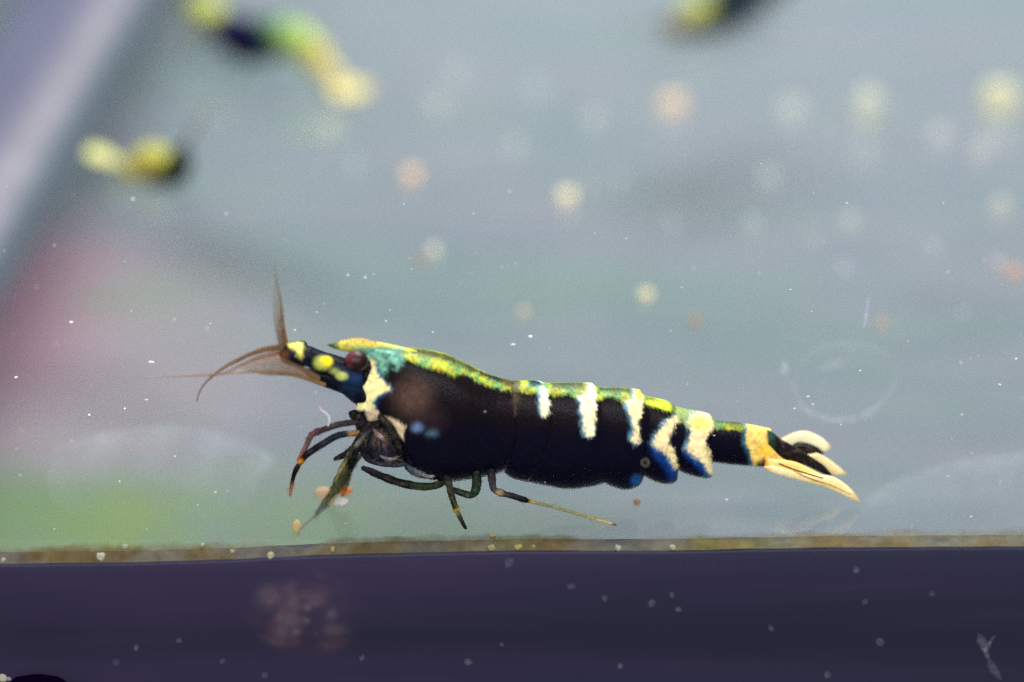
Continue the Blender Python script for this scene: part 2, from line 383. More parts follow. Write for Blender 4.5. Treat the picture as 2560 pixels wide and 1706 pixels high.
def markings(x, y):
    n1 = noise2(x, y, 120, 1); n2 = noise2(x, y, 26, 2)[:, None]; n3 = noise2(x, y, 60, 5)[:, None]
    g = smooth(1010, 1120, y + 30 * n1)[:, None]
    c = (BRN * .8 + BLK * .2) * (1 - g) + (NAVY * .4 + BLK * .6) * g
    # dorsal stripe from behind the eye to the last segment
    poly = [(990, 800), (1900, 800), (1900, 1060)] + STRIPE_LO[::-1]
    mixc = np.clip(.55 + .8 * n2 + .3 * n3, 0, 1)
    st = YGR * mixc + (OLI * .6 + YEL * .4) * (1 - mixc)
    gr = smooth(-.25, .5, noise2(x, y, 60, 9))[:, None] * .85; st = st * (1 - gr) + lin((96, 150, 92)) * gr; gr = smooth(.1, .6, noise2(x, y, 22, 19))[:, None] * .5; st = st * (1 - gr) + lin((70, 84, 44)) * gr
    c = lay(c, x, y, poly, st, 3.5, 5, 3)
    # darker olive crest above the stripe
    crest = [(1000, 800), (1002, 881), (1057, 889), (1111, 900), (1152, 917), (1193, 936), (1247, 957), (1274, 968), (1290, 968), (1300, 800)]
    c = lay(c, x, y, crest, lin((72, 66, 32)), 5, 4, 4)
    c = lay(c, x, y, [(1190, 800), (1190, 926), (1225, 945), (1262, 955), (1268, 800)], lin((18, 42, 48)), 3, 2, 5)
    c = lay(c, x, y, [(1278, 800), (1278, 1010), (1300, 1005), (1304, 800)], lin((62, 50, 38)), 4, 3, 6, k=.8)
    c = dot(c, x, y, 1338, 960, 15, lin((18, 50, 58)), .5, ry=8)
    for a, b, t0, t1 in ((1375, 1462, 972, 970), (1495, 1585, 979, 985), (1612, 1655, 996, 1003), (1786, 1858, 1059, 1066)):
        c = lay(c, x, y, [(a, 800), (a, t0), (b, t1 + 4), (b, 800)], lin((58, 72, 46)), 5, 4, 7, k=.9)
    c = lay(c, x, y, [(1614, 1004), (1665, 1003), (1680, 1016), (1678, 1028), (1640, 1018), (1616, 1010)], lin((190, 206, 56)), 4, 3, 8)
    c = lay(c, x, y, [(1686, 1012), (1770, 1034), (1780, 1066), (1726, 1072), (1692, 1050)], lin((150, 165, 100)), 5, 5, 9, k=.8)
    c = lay(c, x, y, [(1680, 1008), (1690, 1014), (1688, 1040), (1680, 1036)], lin((30, 55, 50)), 3, 2, 10, k=.8)
    # cream bands across the abdomen, bluish on their front edges
    bands = [
        [(1352, 965), (1364, 968), (1372, 1000), (1375, 1034), (1360, 1040), (1350, 1028), (1352, 1000)],
        [(1476, 955), (1489, 960), (1490, 1010), (1488, 1085), (1470, 1092), (1461, 1084), (1457, 1040), (1449, 990), (1462, 985), (1474, 980)],
        [(1590, 965), (1606, 978), (1610, 1005), (1600, 1045), (1598, 1080), (1601, 1105), (1592, 1112), (1580, 1098), (1585, 1070), (1576, 1035), (1566, 1005), (1580, 1000), (1589, 992)],
        [(1694, 1040), (1692, 1060), (1678, 1090), (1672, 1108), (1684, 1125), (1690, 1145), (1697, 1172), (1688, 1176), (1668, 1140), (1640, 1120), (1632, 1106), (1645, 1085), (1662, 1058), (1680, 1045)],
        [(1728, 1036), (1772, 1032), (1786, 1060), (1778, 1078), (1766, 1100), (1770, 1120), (1778, 1150), (1792, 1192), (1776, 1190), (1758, 1160), (1728, 1138), (1714, 1120), (1726, 1098), (1730, 1075), (1722, 1055)],
    ]
    for i, b in enumerate(bands):
        b = np.array(b, float)
        c = lay(c, x, y, b - np.array([6, 0]), LBLUE, 6, 5, 20 + i, k=.85)
        mm = np.clip(.5 + .9 * n2, 0, 1); cc = CREAM * mm + (PEACH if i > 1 else CREAMW) * (1 - mm)
        c = lay(c, x, y, b, cc, 3, 5, 30 + i)
    c = dot(c, x, y, 1750, 1058, 26, lin((235, 222, 90)), .6, .8, 18)
    c = dot(c, x, y, 1598, 985, 9, lin((250, 205, 60)), .6, .9, 16)
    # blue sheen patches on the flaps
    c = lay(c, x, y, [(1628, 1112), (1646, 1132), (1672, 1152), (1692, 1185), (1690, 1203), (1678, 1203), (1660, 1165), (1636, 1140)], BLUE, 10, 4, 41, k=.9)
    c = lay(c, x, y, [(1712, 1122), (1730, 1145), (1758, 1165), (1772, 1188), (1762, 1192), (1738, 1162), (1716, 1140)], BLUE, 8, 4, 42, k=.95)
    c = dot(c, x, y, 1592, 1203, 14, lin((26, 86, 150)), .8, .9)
    d = np.sqrt((x - 1613) ** 2 + (y - 1157) ** 2); rg = .55 * smooth(5, 2, np.abs(d - 8))[:, None]; c = c * (1 - rg) + lin((120, 115, 100)) * rg
    # last segment: black block, then yellow cream
    yb = [(1868, 1055), (1935, 1065), (1936, 1105), (1970, 1135), (1968, 1155), (1925, 1150), (1900, 1172), (1880, 1172), (1882, 1140), (1866, 1110)]
    c = lay(c, x, y, np.array(yb, float) - np.array([8, 0]), lin((60, 120, 140)), 6, 4, 50, k=.8)
    mm = np.clip(.5 + .9 * n2, 0, 1); c = lay(c, x, y, yb, lin((250, 226, 110)) * mm + lin((236, 190, 110)) * (1 - mm), 3, 4, 51)
    c = dot(c, x, y, 1915, 1125, 20, lin((245, 200, 50)), .6, .8, 14)
    c = lay(c, x, y, [(1893, 1160), (1912, 1146), (1912, 1175), (1893, 1175)], lin((25, 30, 30)), 3, 2, 52, k=.9)
    # head: teal patch behind the eye, cream cheek, cream band on the lower front edge
    c = lay(c, x, y, [(868, 860), (1000, 866), (1012, 905), (995, 925), (975, 915), (962, 940), (942, 945), (925, 915), (905, 886)], TEAL * np.clip(.85 + .7 * n2, .3, 1.4), 5, 7, 60)
    c = lay(c, x, y, [(922, 898), (938, 902), (940, 925), (928, 932)], CREAM, 4, 3, 61)
    ck = [(930, 912), (942, 928), (950, 945), (972, 966), (978, 978), (955, 984), (938, 996), (933, 1018), (926, 1030), (890, 1022), (900, 1000), (902, 975), (893, 958), (906, 940), (922, 930)]
    c = lay(c, x, y, np.array(ck, float) + np.array([7, 2]), lin((20, 90, 140)), 5, 3, 62, k=.8)
    c = lay(c, x, y, ck, CREAM * np.clip(1 + .35 * n2, .6, 1.15), 3, 4, 63)
    c = lay(c, x, y, [(918, 1022), (938, 1022), (950, 1040), (985, 1048), (1012, 1066), (1008, 1098), (996, 1092), (975, 1066), (955, 1056), (930, 1080), (916, 1066)], lin((246, 220, 178)), 3, 3, 64)
    # faint brown patch and two pale blue flecks on the flank
    c = dot(c, x, y, 1030, 994, 44, lin((92, 70, 60)), .8, .75)
    c = dot(c, x, y, 1080, 1050, 34, lin((52, 38, 42)), .8, .5)
    c = dot(c, x, y, 1043, 1069, 13, lin((112, 138, 178)), .9, .8, 10)
    c = dot(c, x, y, 1080, 1084, 14, lin((78, 112, 126)), .9, .7, 8)
    c = lay(c, x, y, [(1284, 980), (1289, 980), (1292, 1020), (1290, 1040), (1286, 1040)], lin((90, 72, 66)), 3, 2, 66, k=.6)
    return np.clip(c, 0.0, 1)
def mark_cols(V):
    w = (V - M0) @ MN
    Vm = np.where((w < 0)[:, None], V - 2 * w[:, None] * MN, V)     # both flanks carry the same markings
    x, y = project(Vm)
    return markings(x, y)

# ------------------------------------------------------------------ the big shrimp: body
g0 = on_floor(np.array(1400.), np.array(1290.))
SH = empty('shrimp', g0)
tag(SH, 'large sharp black shrimp with cream bands and yellow-green back stripe beside the front edge', 'shrimp', 'shrimp in the tank')
def inflate(name, segs, width, mat, cols, rows=44, step=3.2, parent=None, squash=.957, woff=0.0, cut=None):
    """segs: [(top, bottom, left, right)] pixel curves; neighbours share edges, so the shell is one surface.
    width(px, half, u): half-width in metres across the middle plane."""
    PX, PY, U = [], [], []
    r = np.linspace(0, 1, rows); t = (1 - np.cos(math.pi * r)) / 2
    for k, (top, bot, le, ri) in enumerate(segs):
        L = max(np.linalg.norm(np.array(top[0]) - np.array(top[-1])), np.linalg.norm(np.array(bot[0]) - np.array(bot[-1])))
        n = max(6, int(L / step))
        Tp, Bt = resample(top, n), resample(bot, n)
        def edge(c):
            q = resample(c, 200); return np.stack([np.interp(t, np.linspace(0, 1, 200), q[:, i]) for i in (0, 1)], 1)
        Le, Ri = edge(le), edge(ri)
        s = np.linspace(0, 1, n)[:, None, None]; tt = t[None, :, None]
        c = (1 - tt) * Tp[:, None] + tt * Bt[:, None] + (1 - s) * Le[None] + s * Ri[None] - ((1 - s) * (1 - tt) * Le[0] + s * (1 - tt) * Ri[0] + (1 - s) * tt * Le[-1] + s * tt * Ri[-1])
        if k: c = c[1:]
        PX.append(c[..., 0]); PY.append(c[..., 1]); U.append(np.linspace(0, 1, n)[(1 if k else 0):] + k)
    PX = np.vstack(PX); PY = np.vstack(PY); U = np.concatenate(U)
    cy = (PY[:, :1] + PY[:, -1:]) / 2; half = np.abs(PY[:, -1:] - PY[:, :1]) / 2
    PY = cy + (PY - cy) * squash
    prof = np.sqrt(np.clip(1 - (2 * t - 1) ** 2, 0, 1)) ** .9
    wv = width(PX, half, U[:, None], t[None, :]) * prof[None]
    mid = on_mid(PX, PY, woff)
    near = mid + wv[..., None] * MN; far = mid - wv[..., None] * MN
    full = np.concatenate([near, far[:, -2:0:-1]], 1)
    n, m = full.shape[:2]
    V = full.reshape(-1, 3); F = grid_faces(n, m, True)
    # close both ends
    V = np.vstack([V, full[0].mean(0), full[-1].mean(0)]); a, b = n * m, n * m + 1
    j = np.arange(m); j2 = (j + 1) % m
    capA = np.stack([np.full(m, a), j, j2, j2], 1); capB = np.stack([np.full(m, b), (n - 1) * m + j2, (n - 1) * m + j, (n - 1) * m + j], 1)
    o = mesh_obj(name, V, F, mat, parent, cols(V) if cols is not None else None)
    # caps as triangles through bmesh-free route: separate small fan added to the same mesh
    return o, V, np.vstack([capA, capB])[:, :3]

J0 = [(905, 868), (926, 892), (918, 930), (899, 962), (893, 1016), (923, 1066)]
J1 = [(1283, 953), (1290, 1000), (1288, 1060), (1272, 1130), (1255, 1178)]
J2 = [(1358, 957), (1374, 1000), (1372, 1040), (1352, 1100), (1325, 1170), (1312, 1205)]
J3 = [(1481, 958), (1489, 1000), (1488, 1088), (1496, 1150), (1509, 1208)]
J4 = [(1600, 974), (1607, 1020), (1601, 1110), (1603, 1150), (1608, 1191)]
J5 = [(1684, 1013), (1682, 1050), (1664, 1088), (1658, 1108), (1684, 1145), (1694, 1177)]
J6 = [(1784, 1045), (1778, 1070), (1766, 1100), (1769, 1130), (1781, 1156)]
J7 = [(1926, 1071), (1934, 1104), (1958, 1136), (1934, 1150), (1908, 1168)]
SEGS = [
    ([(905, 868), (944, 861), (1004, 869), (1057, 874), (1111, 885), (1152, 902), (1193, 922), (1234, 939), (1283, 953)],
     [(923, 1066), (952, 1056), (985, 1066), (1003, 1098), (1006, 1140), (1026, 1169), (1060, 1188), (1110, 1203), (1180, 1196), (1230, 1186), (1255, 1178)], J0, J1),
    ([(1283, 953), (1302, 952), (1342, 952), (1358, 957)], [(1255, 1178), (1275, 1194), (1312, 1205)], J1, J2),
    ([(1358, 957), (1410, 957), (1455, 957), (1481, 958)], [(1312, 1205), (1342, 1210), (1410, 1222), (1470, 1217), (1509, 1208)], J2, J3),
    ([(1481, 958), (1500, 967), (1567, 970), (1600, 974)], [(1509, 1208), (1538, 1220), (1567, 1224), (1596, 1213), (1608, 1191)], J3, J4),
    ([(1600, 974), (1615, 989), (1667, 1001), (1684, 1013)], [(1608, 1191), (1634, 1204), (1667, 1211), (1690, 1202), (1694, 1177)], J4, J5),
    ([(1684, 1013), (1713, 1021), (1769, 1033), (1784, 1045)], [(1694, 1177), (1716, 1186), (1752, 1195), (1778, 1192), (1781, 1156)], J5, J6),
    ([(1784, 1045), (1792, 1051), (1848, 1056), (1873, 1060), (1926, 1071)], [(1781, 1156), (1820, 1161), (1873, 1166), (1908, 1168)], J6, J7)]
def body_w(px, half, U, t):
    k = np.interp(U, [0, .12, .4, .8, 1, 2, 3, 4, 5, 6, 6.3, 7], [.42, .55, .66, .66, .62, .60, .58, .57, .56, .56, .58, .50])
    w = k * half * PXM
    f = U - np.floor(U); seg = np.floor(U)
    lip = np.where((seg >= 1) & (seg < 6.9), 1 + .05 * smooth(.0, .85, f) - .035 * smooth(.9, 1.0, f), 1 + .03 * smooth(.8, .97, f) - .05 * smooth(.97, 1.0, f))
    return w * lip
body, BV, _ = inflate('body', SEGS, body_w, M_SHELL, mark_cols, rows=64, step=2.6, parent=SH)

def blade(name, top, bot, thick, mat, cols, parent=None, woff=0.0, rows=24, step=3.0, squash=1.0, k=None):
    """leaf-shaped piece between an upper and a lower pixel curve that share their end points"""
    L0, R0 = top[0], top[-1]
    f = (lambda px, half, u, t: np.minimum(k * half * PXM, thick)) if k else (lambda px, half, u, t: np.minimum(half * PXM, thick))
    o, V, _ = inflate(name, [(top, bot, [L0, bot[0]], [R0, bot[-1]])], f, mat, cols, rows=rows, step=step, parent=parent, squash=squash, woff=woff)
    return o
# rostrum: narrow blade with a toothed reddish crest
def ros_cols(V):
    x, y = project(V); c = np.tile(lin((196, 190, 84)), (len(V), 1))
    c = lay(c, x, y, [(880, 872), (960, 868), (1010, 872), (1010, 920), (890, 900)], TEAL, 5, 3, 71)
    c = lay(c, x, y, [(800, 840), (842, 840), (846, 880), (800, 880)], lin((70, 80, 50)), 6, 2, 72)
    c = lay(c, x, y, [(850, 830), (850, 853), (884, 851), (909, 853), (944, 862), (950, 830)], lin((170, 96, 60)), 6, 2, 73, k=.75)
    return c
tz = []
for i, xx in enumerate(np.linspace(846, 944, 22)):
    base_y = np.interp(xx, [819, 850, 884, 909, 944, 1004], [861, 855, 848, 849, 859, 869]); tz.append((xx, base_y - (3.2 if i % 2 else 0)))
blade('rostrum', [(817, 862)] + tz + [(1004, 868), (1050, 880)], [(817, 863), (841, 873), (882, 880), (930, 892), (1000, 896), (1050, 884)], .00028, M_SHELL, ros_cols, SH, squash=1.0)

# eyes on short stalks
def eye(woff, cx=891, cy=903):
    n, m = 30, 30; u = np.linspace(0, math.pi, n); v = np.linspace(0, 2 * math.pi, m, endpoint=False)
    U, Vv = np.meshgrid(u, v, indexing='ij'); R = 27 * PXM
    c = on_mid(np.array(float(cx)), np.array(float(cy)), woff)
    D = np.stack([np.sin(U) * np.cos(Vv), np.cos(U), np.sin(U) * np.sin(Vv)], -1)
    P = c + R * D * np.array([1.05, .95, .95]); V = P.reshape(-1, 3)
    x, y = project(V); cc = np.tile(lin((34, 8, 12)), (len(V), 1))
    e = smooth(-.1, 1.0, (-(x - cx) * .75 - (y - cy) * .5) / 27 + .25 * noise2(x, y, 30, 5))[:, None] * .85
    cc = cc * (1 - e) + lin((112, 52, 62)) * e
    o = mesh_obj('eye', V, grid_faces(n, m, True), M_EYE, SH, cc); o['_org'] = SH['_org']; EYES.append((o, woff, cx, cy))
EYES = []
eye(.00085); eye(-.00095, 893, 902)

# antennular stalks with yellow spots, dark antenna base, scales
def head_cols(V):
    x, y = project(V); n2 = noise2(x, y, 26, 2)[:, None]
    g = smooth(-.3, .6, noise2(x, y, 55, 81))[:, None]; c = lin((12, 13, 22)) * (1 - g) + lin((20, 26, 48)) * g
    c = dot(c, x, y, 880, 945, 26, lin((32, 56, 92)), .8, .8)
    c = lay(c, x, y, [(720, 855), (758, 857), (760, 870), (755, 896), (742, 892), (738, 878), (722, 868)], lin((222, 216, 110)), 4, 4, 82)
    c = dot(c, x, y, 806, 908, 21, lin((190, 196, 90)), .4, .95, 17)
    c = dot(c, x, y, 816, 904, 15, lin((252, 214, 20)), .4, 1, 12)
    c = dot(c, x, y, 854, 941, 15, lin((206, 216, 120)), .4, .95, 10); c = dot(c, x, y, 836, 928, 12, lin((170, 185, 100)), .6, .7, 8)
    c = dot(c, x, y, 706, 888, 14, lin((110, 66, 36)), .8, .9)
    c = dot(c, x, y, 688, 897, 9, lin((235, 225, 90)), .5, 1)
    c = dot(c, x, y, 762, 928, 9, lin((80, 92, 90)), .8, .6); c = dot(c, x, y, 735, 920, 9, lin((70, 74, 80)), .8, .5)
    return c
for wo in (.00055, -.0006):
    dx, dy = (0, 0) if wo > 0 else (6, -3)
    T = [(697, 884), (712, 868), (722, 858), (755, 857), (764, 868), (772, 870), (788, 877), (812, 886), (820, 888), (846, 896), (872, 905), (905, 925)]
    B = [(697, 886), (704, 903), (722, 912), (750, 920), (766, 916), (790, 930), (815, 934), (830, 944), (860, 960), (905, 975)]
    blade('antennule_stalk', [(a + dx, b + dy) for a, b in T], [(a + dx, b + dy) for a, b in B], .00055, M_SHELL, head_cols, SH, woff=wo, squash=.97, k=.8)
blade('antenna_base', [(742, 916), (775, 922), (812, 926), (850, 930), (890, 934), (925, 950)], [(742, 918), (770, 940), (800, 962), (835, 976), (856, 984), (880, 1004), (900, 1014), (930, 1020)], .0012, M_SHELL, head_cols, SH, woff=.0003, squash=.97, k=.8)
def scale_cols(V):
    x, y = project(V); c = np.tile(np.r_[lin((150, 116, 76)), .5], (len(V), 1)); c[:, 3] = .20 + .32 * smooth(560, 780, x) + .06 * noise2(x, y, 25, 3)
    return c
blade('antenna_scale', [(600, 918), (640, 900), (690, 893), (740, 908), (800, 940)], [(600, 922), (660, 938), (720, 940), (770, 950), (800, 964)], .00012, M_HAIR, scale_cols, SH, woff=.0009)

# ------------------------------------------------------------------ limbs
def limb(name, pts, table, mat=M_LEG, parent=SH, sides=12, n=70, knob=()):
    """pts: (px, py, w metres, radius px)"""
    A = np.array([[p[0], p[1], p[2] * 1e5, p[3]] for p in pts], float)
    Q = resample(np.c_[A[:, :2], A[:, 2] , A[:, 3]], n)
    P = on_mid(Q[:, 0], Q[:, 1], Q[:, 2] * 1e-5); R = np.maximum(Q[:, 3] * (.84 if mat is M_LEG else 1), .5) * PXM
    u = np.linspace(0, 1, n)
    for kk in knob: R = R * (1 + .22 * np.exp(-((u - kk) / .022) ** 2) - .16 * np.exp(-((u - kk - .045) / .02) ** 2))
    sd = int(abs(Q[0, 0] * 3 + Q[0, 1])) % 997
    R = R * (1 + .09 * noise2(u * 100, u * 0, 17, sd))
    V, F, st = tube3(P, R, sides)
    if mat is M_LEG:
        V = V + np.random.RandomState(sd).normal(0, 1, V.shape) * (R[st] * .035)[:, None]
    c = stops(u, table)[st]; ang = np.tile(np.arange(sides) * 360 / sides, len(V) // sides)
    m1 = smooth(.05, .6, noise2(u[st] * 160, ang * .2, 26, sd + 1))[:, None] * .7
    c[:, :3] = c[:, :3] * (1 - m1) + (c[:, :3] * 1.6 + lin((58, 54, 48))) * m1
    c = np.clip(c, 0, 1)
    if mat is M_LEG and name in ('walking_leg', 'mouthpart'):
        rs = np.random.RandomState(sd + 5); Vs, Fs, Cs, kk = [V], [F], [c], len(V)
        for _ in range(16):
            i = rs.randint(2, n - 2); T = P[i + 1] - P[i - 1]; T /= np.linalg.norm(T)
            d = rs.normal(0, 1, 3); d -= T * (d @ T); d /= np.linalg.norm(d); d = d + T * rs.uniform(.3, 1.1); d /= np.linalg.norm(d)
            L = rs.uniform(9, 20) * PXM; hv, hf, _ = tube3(P[i] + np.linspace(0, 1, 5)[:, None] * d * (L + R[i]) + np.linspace(0, 1, 5)[:, None] ** 2 * T * L * .4, np.linspace(.9, .3, 5) * PXM, 4)
            Vs.append(hv); Fs.append(hf + kk); kk += len(hv); Cs.append(np.tile(np.r_[lin((150, 132, 100)), .55], (len(hv), 1)))
        V, F, c = np.vstack(Vs), np.vstack(Fs), np.vstack(Cs)
    return mesh_obj(name, V, F, mat, parent, c)
DK = (20, 18, 24); GR = (46, 62, 34); BR = (92, 58, 62)
limb('walking_leg', [(905, 1052, .0006, 10), (876, 1057, .0008, 9), (845, 1062, .001, 9.5), (816, 1072, .0012, 9), (786, 1083, .0013, 10), (776, 1092, .0013, 9), (764, 1118, .0013, 7.5), (752, 1140, .0013, 6), (744, 1152, .0013, 3)],
     [(0, (40, 38, 44)), (.35, (70, 62, 66)), (.55, (60, 36, 38)), (.62, (110, 70, 76)), (.85, (130, 92, 92)), (1, (190, 120, 60))], knob=(.6,))
limb('walking_leg', [(908, 1086, .0008, 11), (876, 1084, .001, 9), (843, 1090, .0012, 10.5), (811, 1108, .0014, 10.5), (775, 1131, .0015, 9.5), (762, 1142, .0015, 8.5), (743, 1169, .0015, 8), (732, 1198, .0015, 6.5), (725, 1240, .0015, 4)],
     [(0, (60, 66, 64)), (.14, (200, 150, 80)), (.18, (30, 44, 56)), (.5, (14, 14, 18)), (.64, (14, 14, 18)), (.665, (205, 128, 40)), (.69, (205, 128, 40)), (.71, (16, 10, 18)), (.86, (34, 16, 24)), (.9, (150, 105, 60)), (1, (190, 130, 80, .7))], knob=(.67,))
limb('walking_leg', [(925, 1060, .0008, 12), (900, 1098, .001, 14), (886, 1130, .0011, 15), (878, 1160, .0011, 12), (874, 1172, .0011, 6)],
     [(0, DK), (.4, (36, 38, 38)), (1, (18, 16, 20))])
limb('walking_leg', [(888, 1118, .0006, 11), (864, 1136, .0006, 10), (842, 1146, .0006, 7), (836, 1150, .0006, 4)], [(0, (34, 34, 38)), (1, (24, 22, 34))])
limb('walking_leg', [(882, 1130, -.0006, 12), (868, 1165, -.0009, 17), (852, 1196, -.0011, 18), (836, 1226, -.0012, 13), (812, 1256, -.0013, 9), (790, 1284, -.0013, 5)],
     [(0, (50, 48, 40)), (.3, (84, 90, 58, .9)), (.6, (86, 88, 50, .9)), (1, (84, 82, 50, .6))], knob=(.62,))
limb('walking_leg', [(880, 1140, -.001, 9), (872, 1170, -.0012, 13), (864, 1205, -.0014, 12), (860, 1228, -.0015, 8), (856, 1240, -.0015, 5)],
     [(0, (66, 70, 56, .9)), (.7, (92, 104, 70, .8)), (.82, (206, 112, 48, .9)), (1, (206, 112, 48, .8))])
limb('walking_leg', [(906, 1170, .0012, 8), (925, 1178, .0012, 10), (952, 1190, .0012, 11.5), (1006, 1209, .0011, 12), (1061, 1217, .001, 12), (1098, 1211, .0009, 11), (1120, 1192, .0007, 12)],
     [(0, (30, 30, 40)), (.3, (20, 18, 24)), (.5, (30, 34, 26)), (.62, GR), (.85, (40, 58, 40)), (1, DK)])
limb('walking_leg', [(1114, 1190, .0014, 13), (1122, 1210, .0015, 11), (1129, 1239, .0016, 9.5), (1139, 1270, .0017, 8.5), (1148, 1290, .0018, 7), (1160, 1314, .0018, 6), (1165, 1322, .0018, 4)],
     [(0, (18, 16, 20)), (.2, (74, 70, 52)), (.45, (40, 44, 34)), (.58, (46, 56, 24)), (.62, (190, 160, 50)), (.70, (120, 116, 40)), (.74, (70, 68, 50)), (.9, (36, 34, 36)), (1, (40, 36, 40))], knob=(.64,))
limb('walking_leg', [(1190, 1180, .0012, 14), (1192, 1205, .0013, 14), (1188, 1228, .0014, 13), (1176, 1238, .0014, 11), (1152, 1232, .0014, 10), (1126, 1222, .0013, 8)],
     [(0, (20, 24, 26)), (.3, (36, 62, 42)), (.6, (44, 66, 36)), (.85, (34, 42, 34)), (1, (28, 30, 30))])
limb('walking_leg', [(1228, 1176, .0012, 14), (1230, 1200, .0014, 12), (1234, 1222, .0015, 10), (1250, 1232, .0016, 9.5), (1280, 1240, .0017, 8.5), (1312, 1250, .0017, 8.5), (1322, 1253, .0017, 5.5), (1360, 1262, .0017, 5), (1420, 1278, .0017, 4.5), (1480, 1295, .0017, 4.5), (1512, 1305, .0017, 4.5), (1540, 1313, .0017, 3)],
     [(0, (30, 28, 36)), (.16, (70, 66, 74)), (.20, (178, 150, 100)), (.24, (44, 42, 48)), (.36, (30, 28, 36)), (.40, (18, 16, 20)), (.425, (220, 190, 90)), (.46, (150, 144, 96, .55)), (.85, (186, 176, 110, .75)), (.9, (226, 206, 130)), (1, (220, 190, 140, .8))], knob=(.21,), n=110)
for o, wo, cx, cy in EYES:
    limb('eye_stalk', [(cx + 34, cy + 20, wo * .5, 12), (cx + 20, cy + 12, wo * .8, 14), (cx + 6, cy + 4, wo * .95, 16)], [(0, (24, 30, 44)), (1, (50, 26, 34))], parent=o)
# mouthparts
def jaw_cols(V):
    x, y = project(V); c = np.tile(lin((26, 26, 32)), (len(V), 1))
    g = smooth(-.1, .6, noise2(x, y, 34, 91))[:, None] * .7; c = c * (1 - g) + lin((62, 58, 66)) * g
    g = smooth(.2, .7, noise2(x, y, 24, 92))[:, None] * .6; c = c * (1 - g) + lin((18, 20, 44)) * g
    return dot(c, x, y, 950, 1100, 16, lin((150, 122, 122)), .9, .75)
blade('jaw', [(896, 1100), (905, 1060), (925, 1044), (960, 1046), (990, 1062), (1012, 1110), (1018, 1150)], [(896, 1104), (906, 1136), (925, 1152), (955, 1160), (985, 1164), (1018, 1156)], .0007, M_SHELL, jaw_cols, SH, woff=.0002)
limb('mouthpart', [(950, 1040, .0008, 10), (968, 1063, .0010, 12), (985, 1090, .0011, 13), (1000, 1122, .0011, 12), (1006, 1150, .0010, 9)], [(0, (40, 40, 34)), (1, (16, 18, 24))])
limb('mouthpart', [(948, 1056, .0008, 8), (930, 1072, .0010, 10), (914, 1096, .0011, 12), (908, 1124, .0011, 10), (918, 1148, .0010, 8), (945, 1158, .0010, 8), (985, 1163, .0009, 8), (1015, 1160, .0008, 7)], [(0, (26, 24, 28)), (.4, (34, 34, 44)), (.7, (48, 46, 62)), (1, (60, 70, 90))])
limb('mouthpart', [(955, 1072, .0007, 9), (950, 1092, .0009, 9), (946, 1112, .0009, 10), (955, 1130, .0008, 10), (975, 1140, .0007, 9)], [(0, (70, 60, 60)), (.35, (96, 80, 84)), (.6, (56, 50, 62)), (.8, (60, 52, 70)), (1, (30, 30, 60))])
limb('mouthpart', [(915, 1090, .0006, 10), (925, 1115, .0006, 16), (942, 1138, .0006, 14), (970, 1148, .0006, 9)], [(0, (30, 30, 40)), (.5, (52, 54, 72)), (1, (24, 24, 44))])
limb('mouthpart', [(1018, 1165, .0008, 12), (1040, 1178, .0010, 16), (1064, 1186, .0010, 13), (1088, 1196, .0009, 6)], [(0, (40, 52, 66)), (.4, (92, 106, 112)), (.7, (64, 76, 84)), (1, (30, 34, 44))])
limb('mouthpart', [(878, 1034, .0004, 12), (896, 1044, .0005, 20), (905, 1066, .0006, 18), (902, 1096, .0006, 15), (895, 1120, .0006, 12)], [(0, (30, 30, 26)), (.5, (22, 20, 26)), (1, (52, 58, 54))])
limb('mouthpart', [(950, 1140, .0012, 3), (964, 1146, .0013, 5), (982, 1148, .0013, 4), (996, 1142, .0013, 2)], [(0, (130, 130, 140, .7)), (1, (158, 154, 156, .8))])
limb('mouthpart', [(1030, 1172, .0012, 4), (1050, 1184, .0012, 6), (1074, 1192, .0012, 5), (1092, 1186, .0011, 4)], [(0, (90, 100, 110, .8)), (.5, (150, 156, 152, .8)), (1, (176, 178, 172, .8))])
limb('mouthpart', [(934, 1074, .0012, 4), (944, 1086, .0013, 7), (956, 1096, .0013, 7), (962, 1108, .0012, 4)], [(0, (120, 96, 96, .8)), (.5, (186, 158, 152, .9)), (1, (110, 90, 96, .8))])
limb('walking_leg', [(918, 1080, .0011, 6), (893, 1112, .0013, 7), (872, 1134, .0014, 6.5), (862, 1158, .0014, 5.5), (846, 1186, .0014, 5), (838, 1206, .0014, 3)], [(0, (60, 60, 56)), (.3, (120, 120, 104, .85)), (.36, (40, 40, 38)), (.6, (88, 92, 66, .8)), (.66, (176, 160, 96, .8)), (1, (120, 116, 80, .6))], knob=(.5,))
limb('walking_leg', [(908, 1130, -.0008, 6), (884, 1164, -.001, 7), (858, 1214, -.0012, 6), (822, 1262, -.0013, 4.5), (786, 1292, -.0014, 3.5), (740, 1332, -.0014, 3)], [(0, (66, 70, 60, .8)), (.4, (110, 118, 84, .6)), (.5, (180, 160, 110, .6)), (1, (190, 164, 110, .35))])
# swimming legs, mostly hidden under the abdomen
for i, xx in enumerate((1350, 1420, 1490, 1570, 1650)):
    limb('swimming_leg', [(xx, 1150, .0003, 12), (xx + 6, 1180, .0004, 13), (xx + 16, 1200, .0004, 8)], [(0, (10, 8, 20)), (1, (10, 10, 34))])

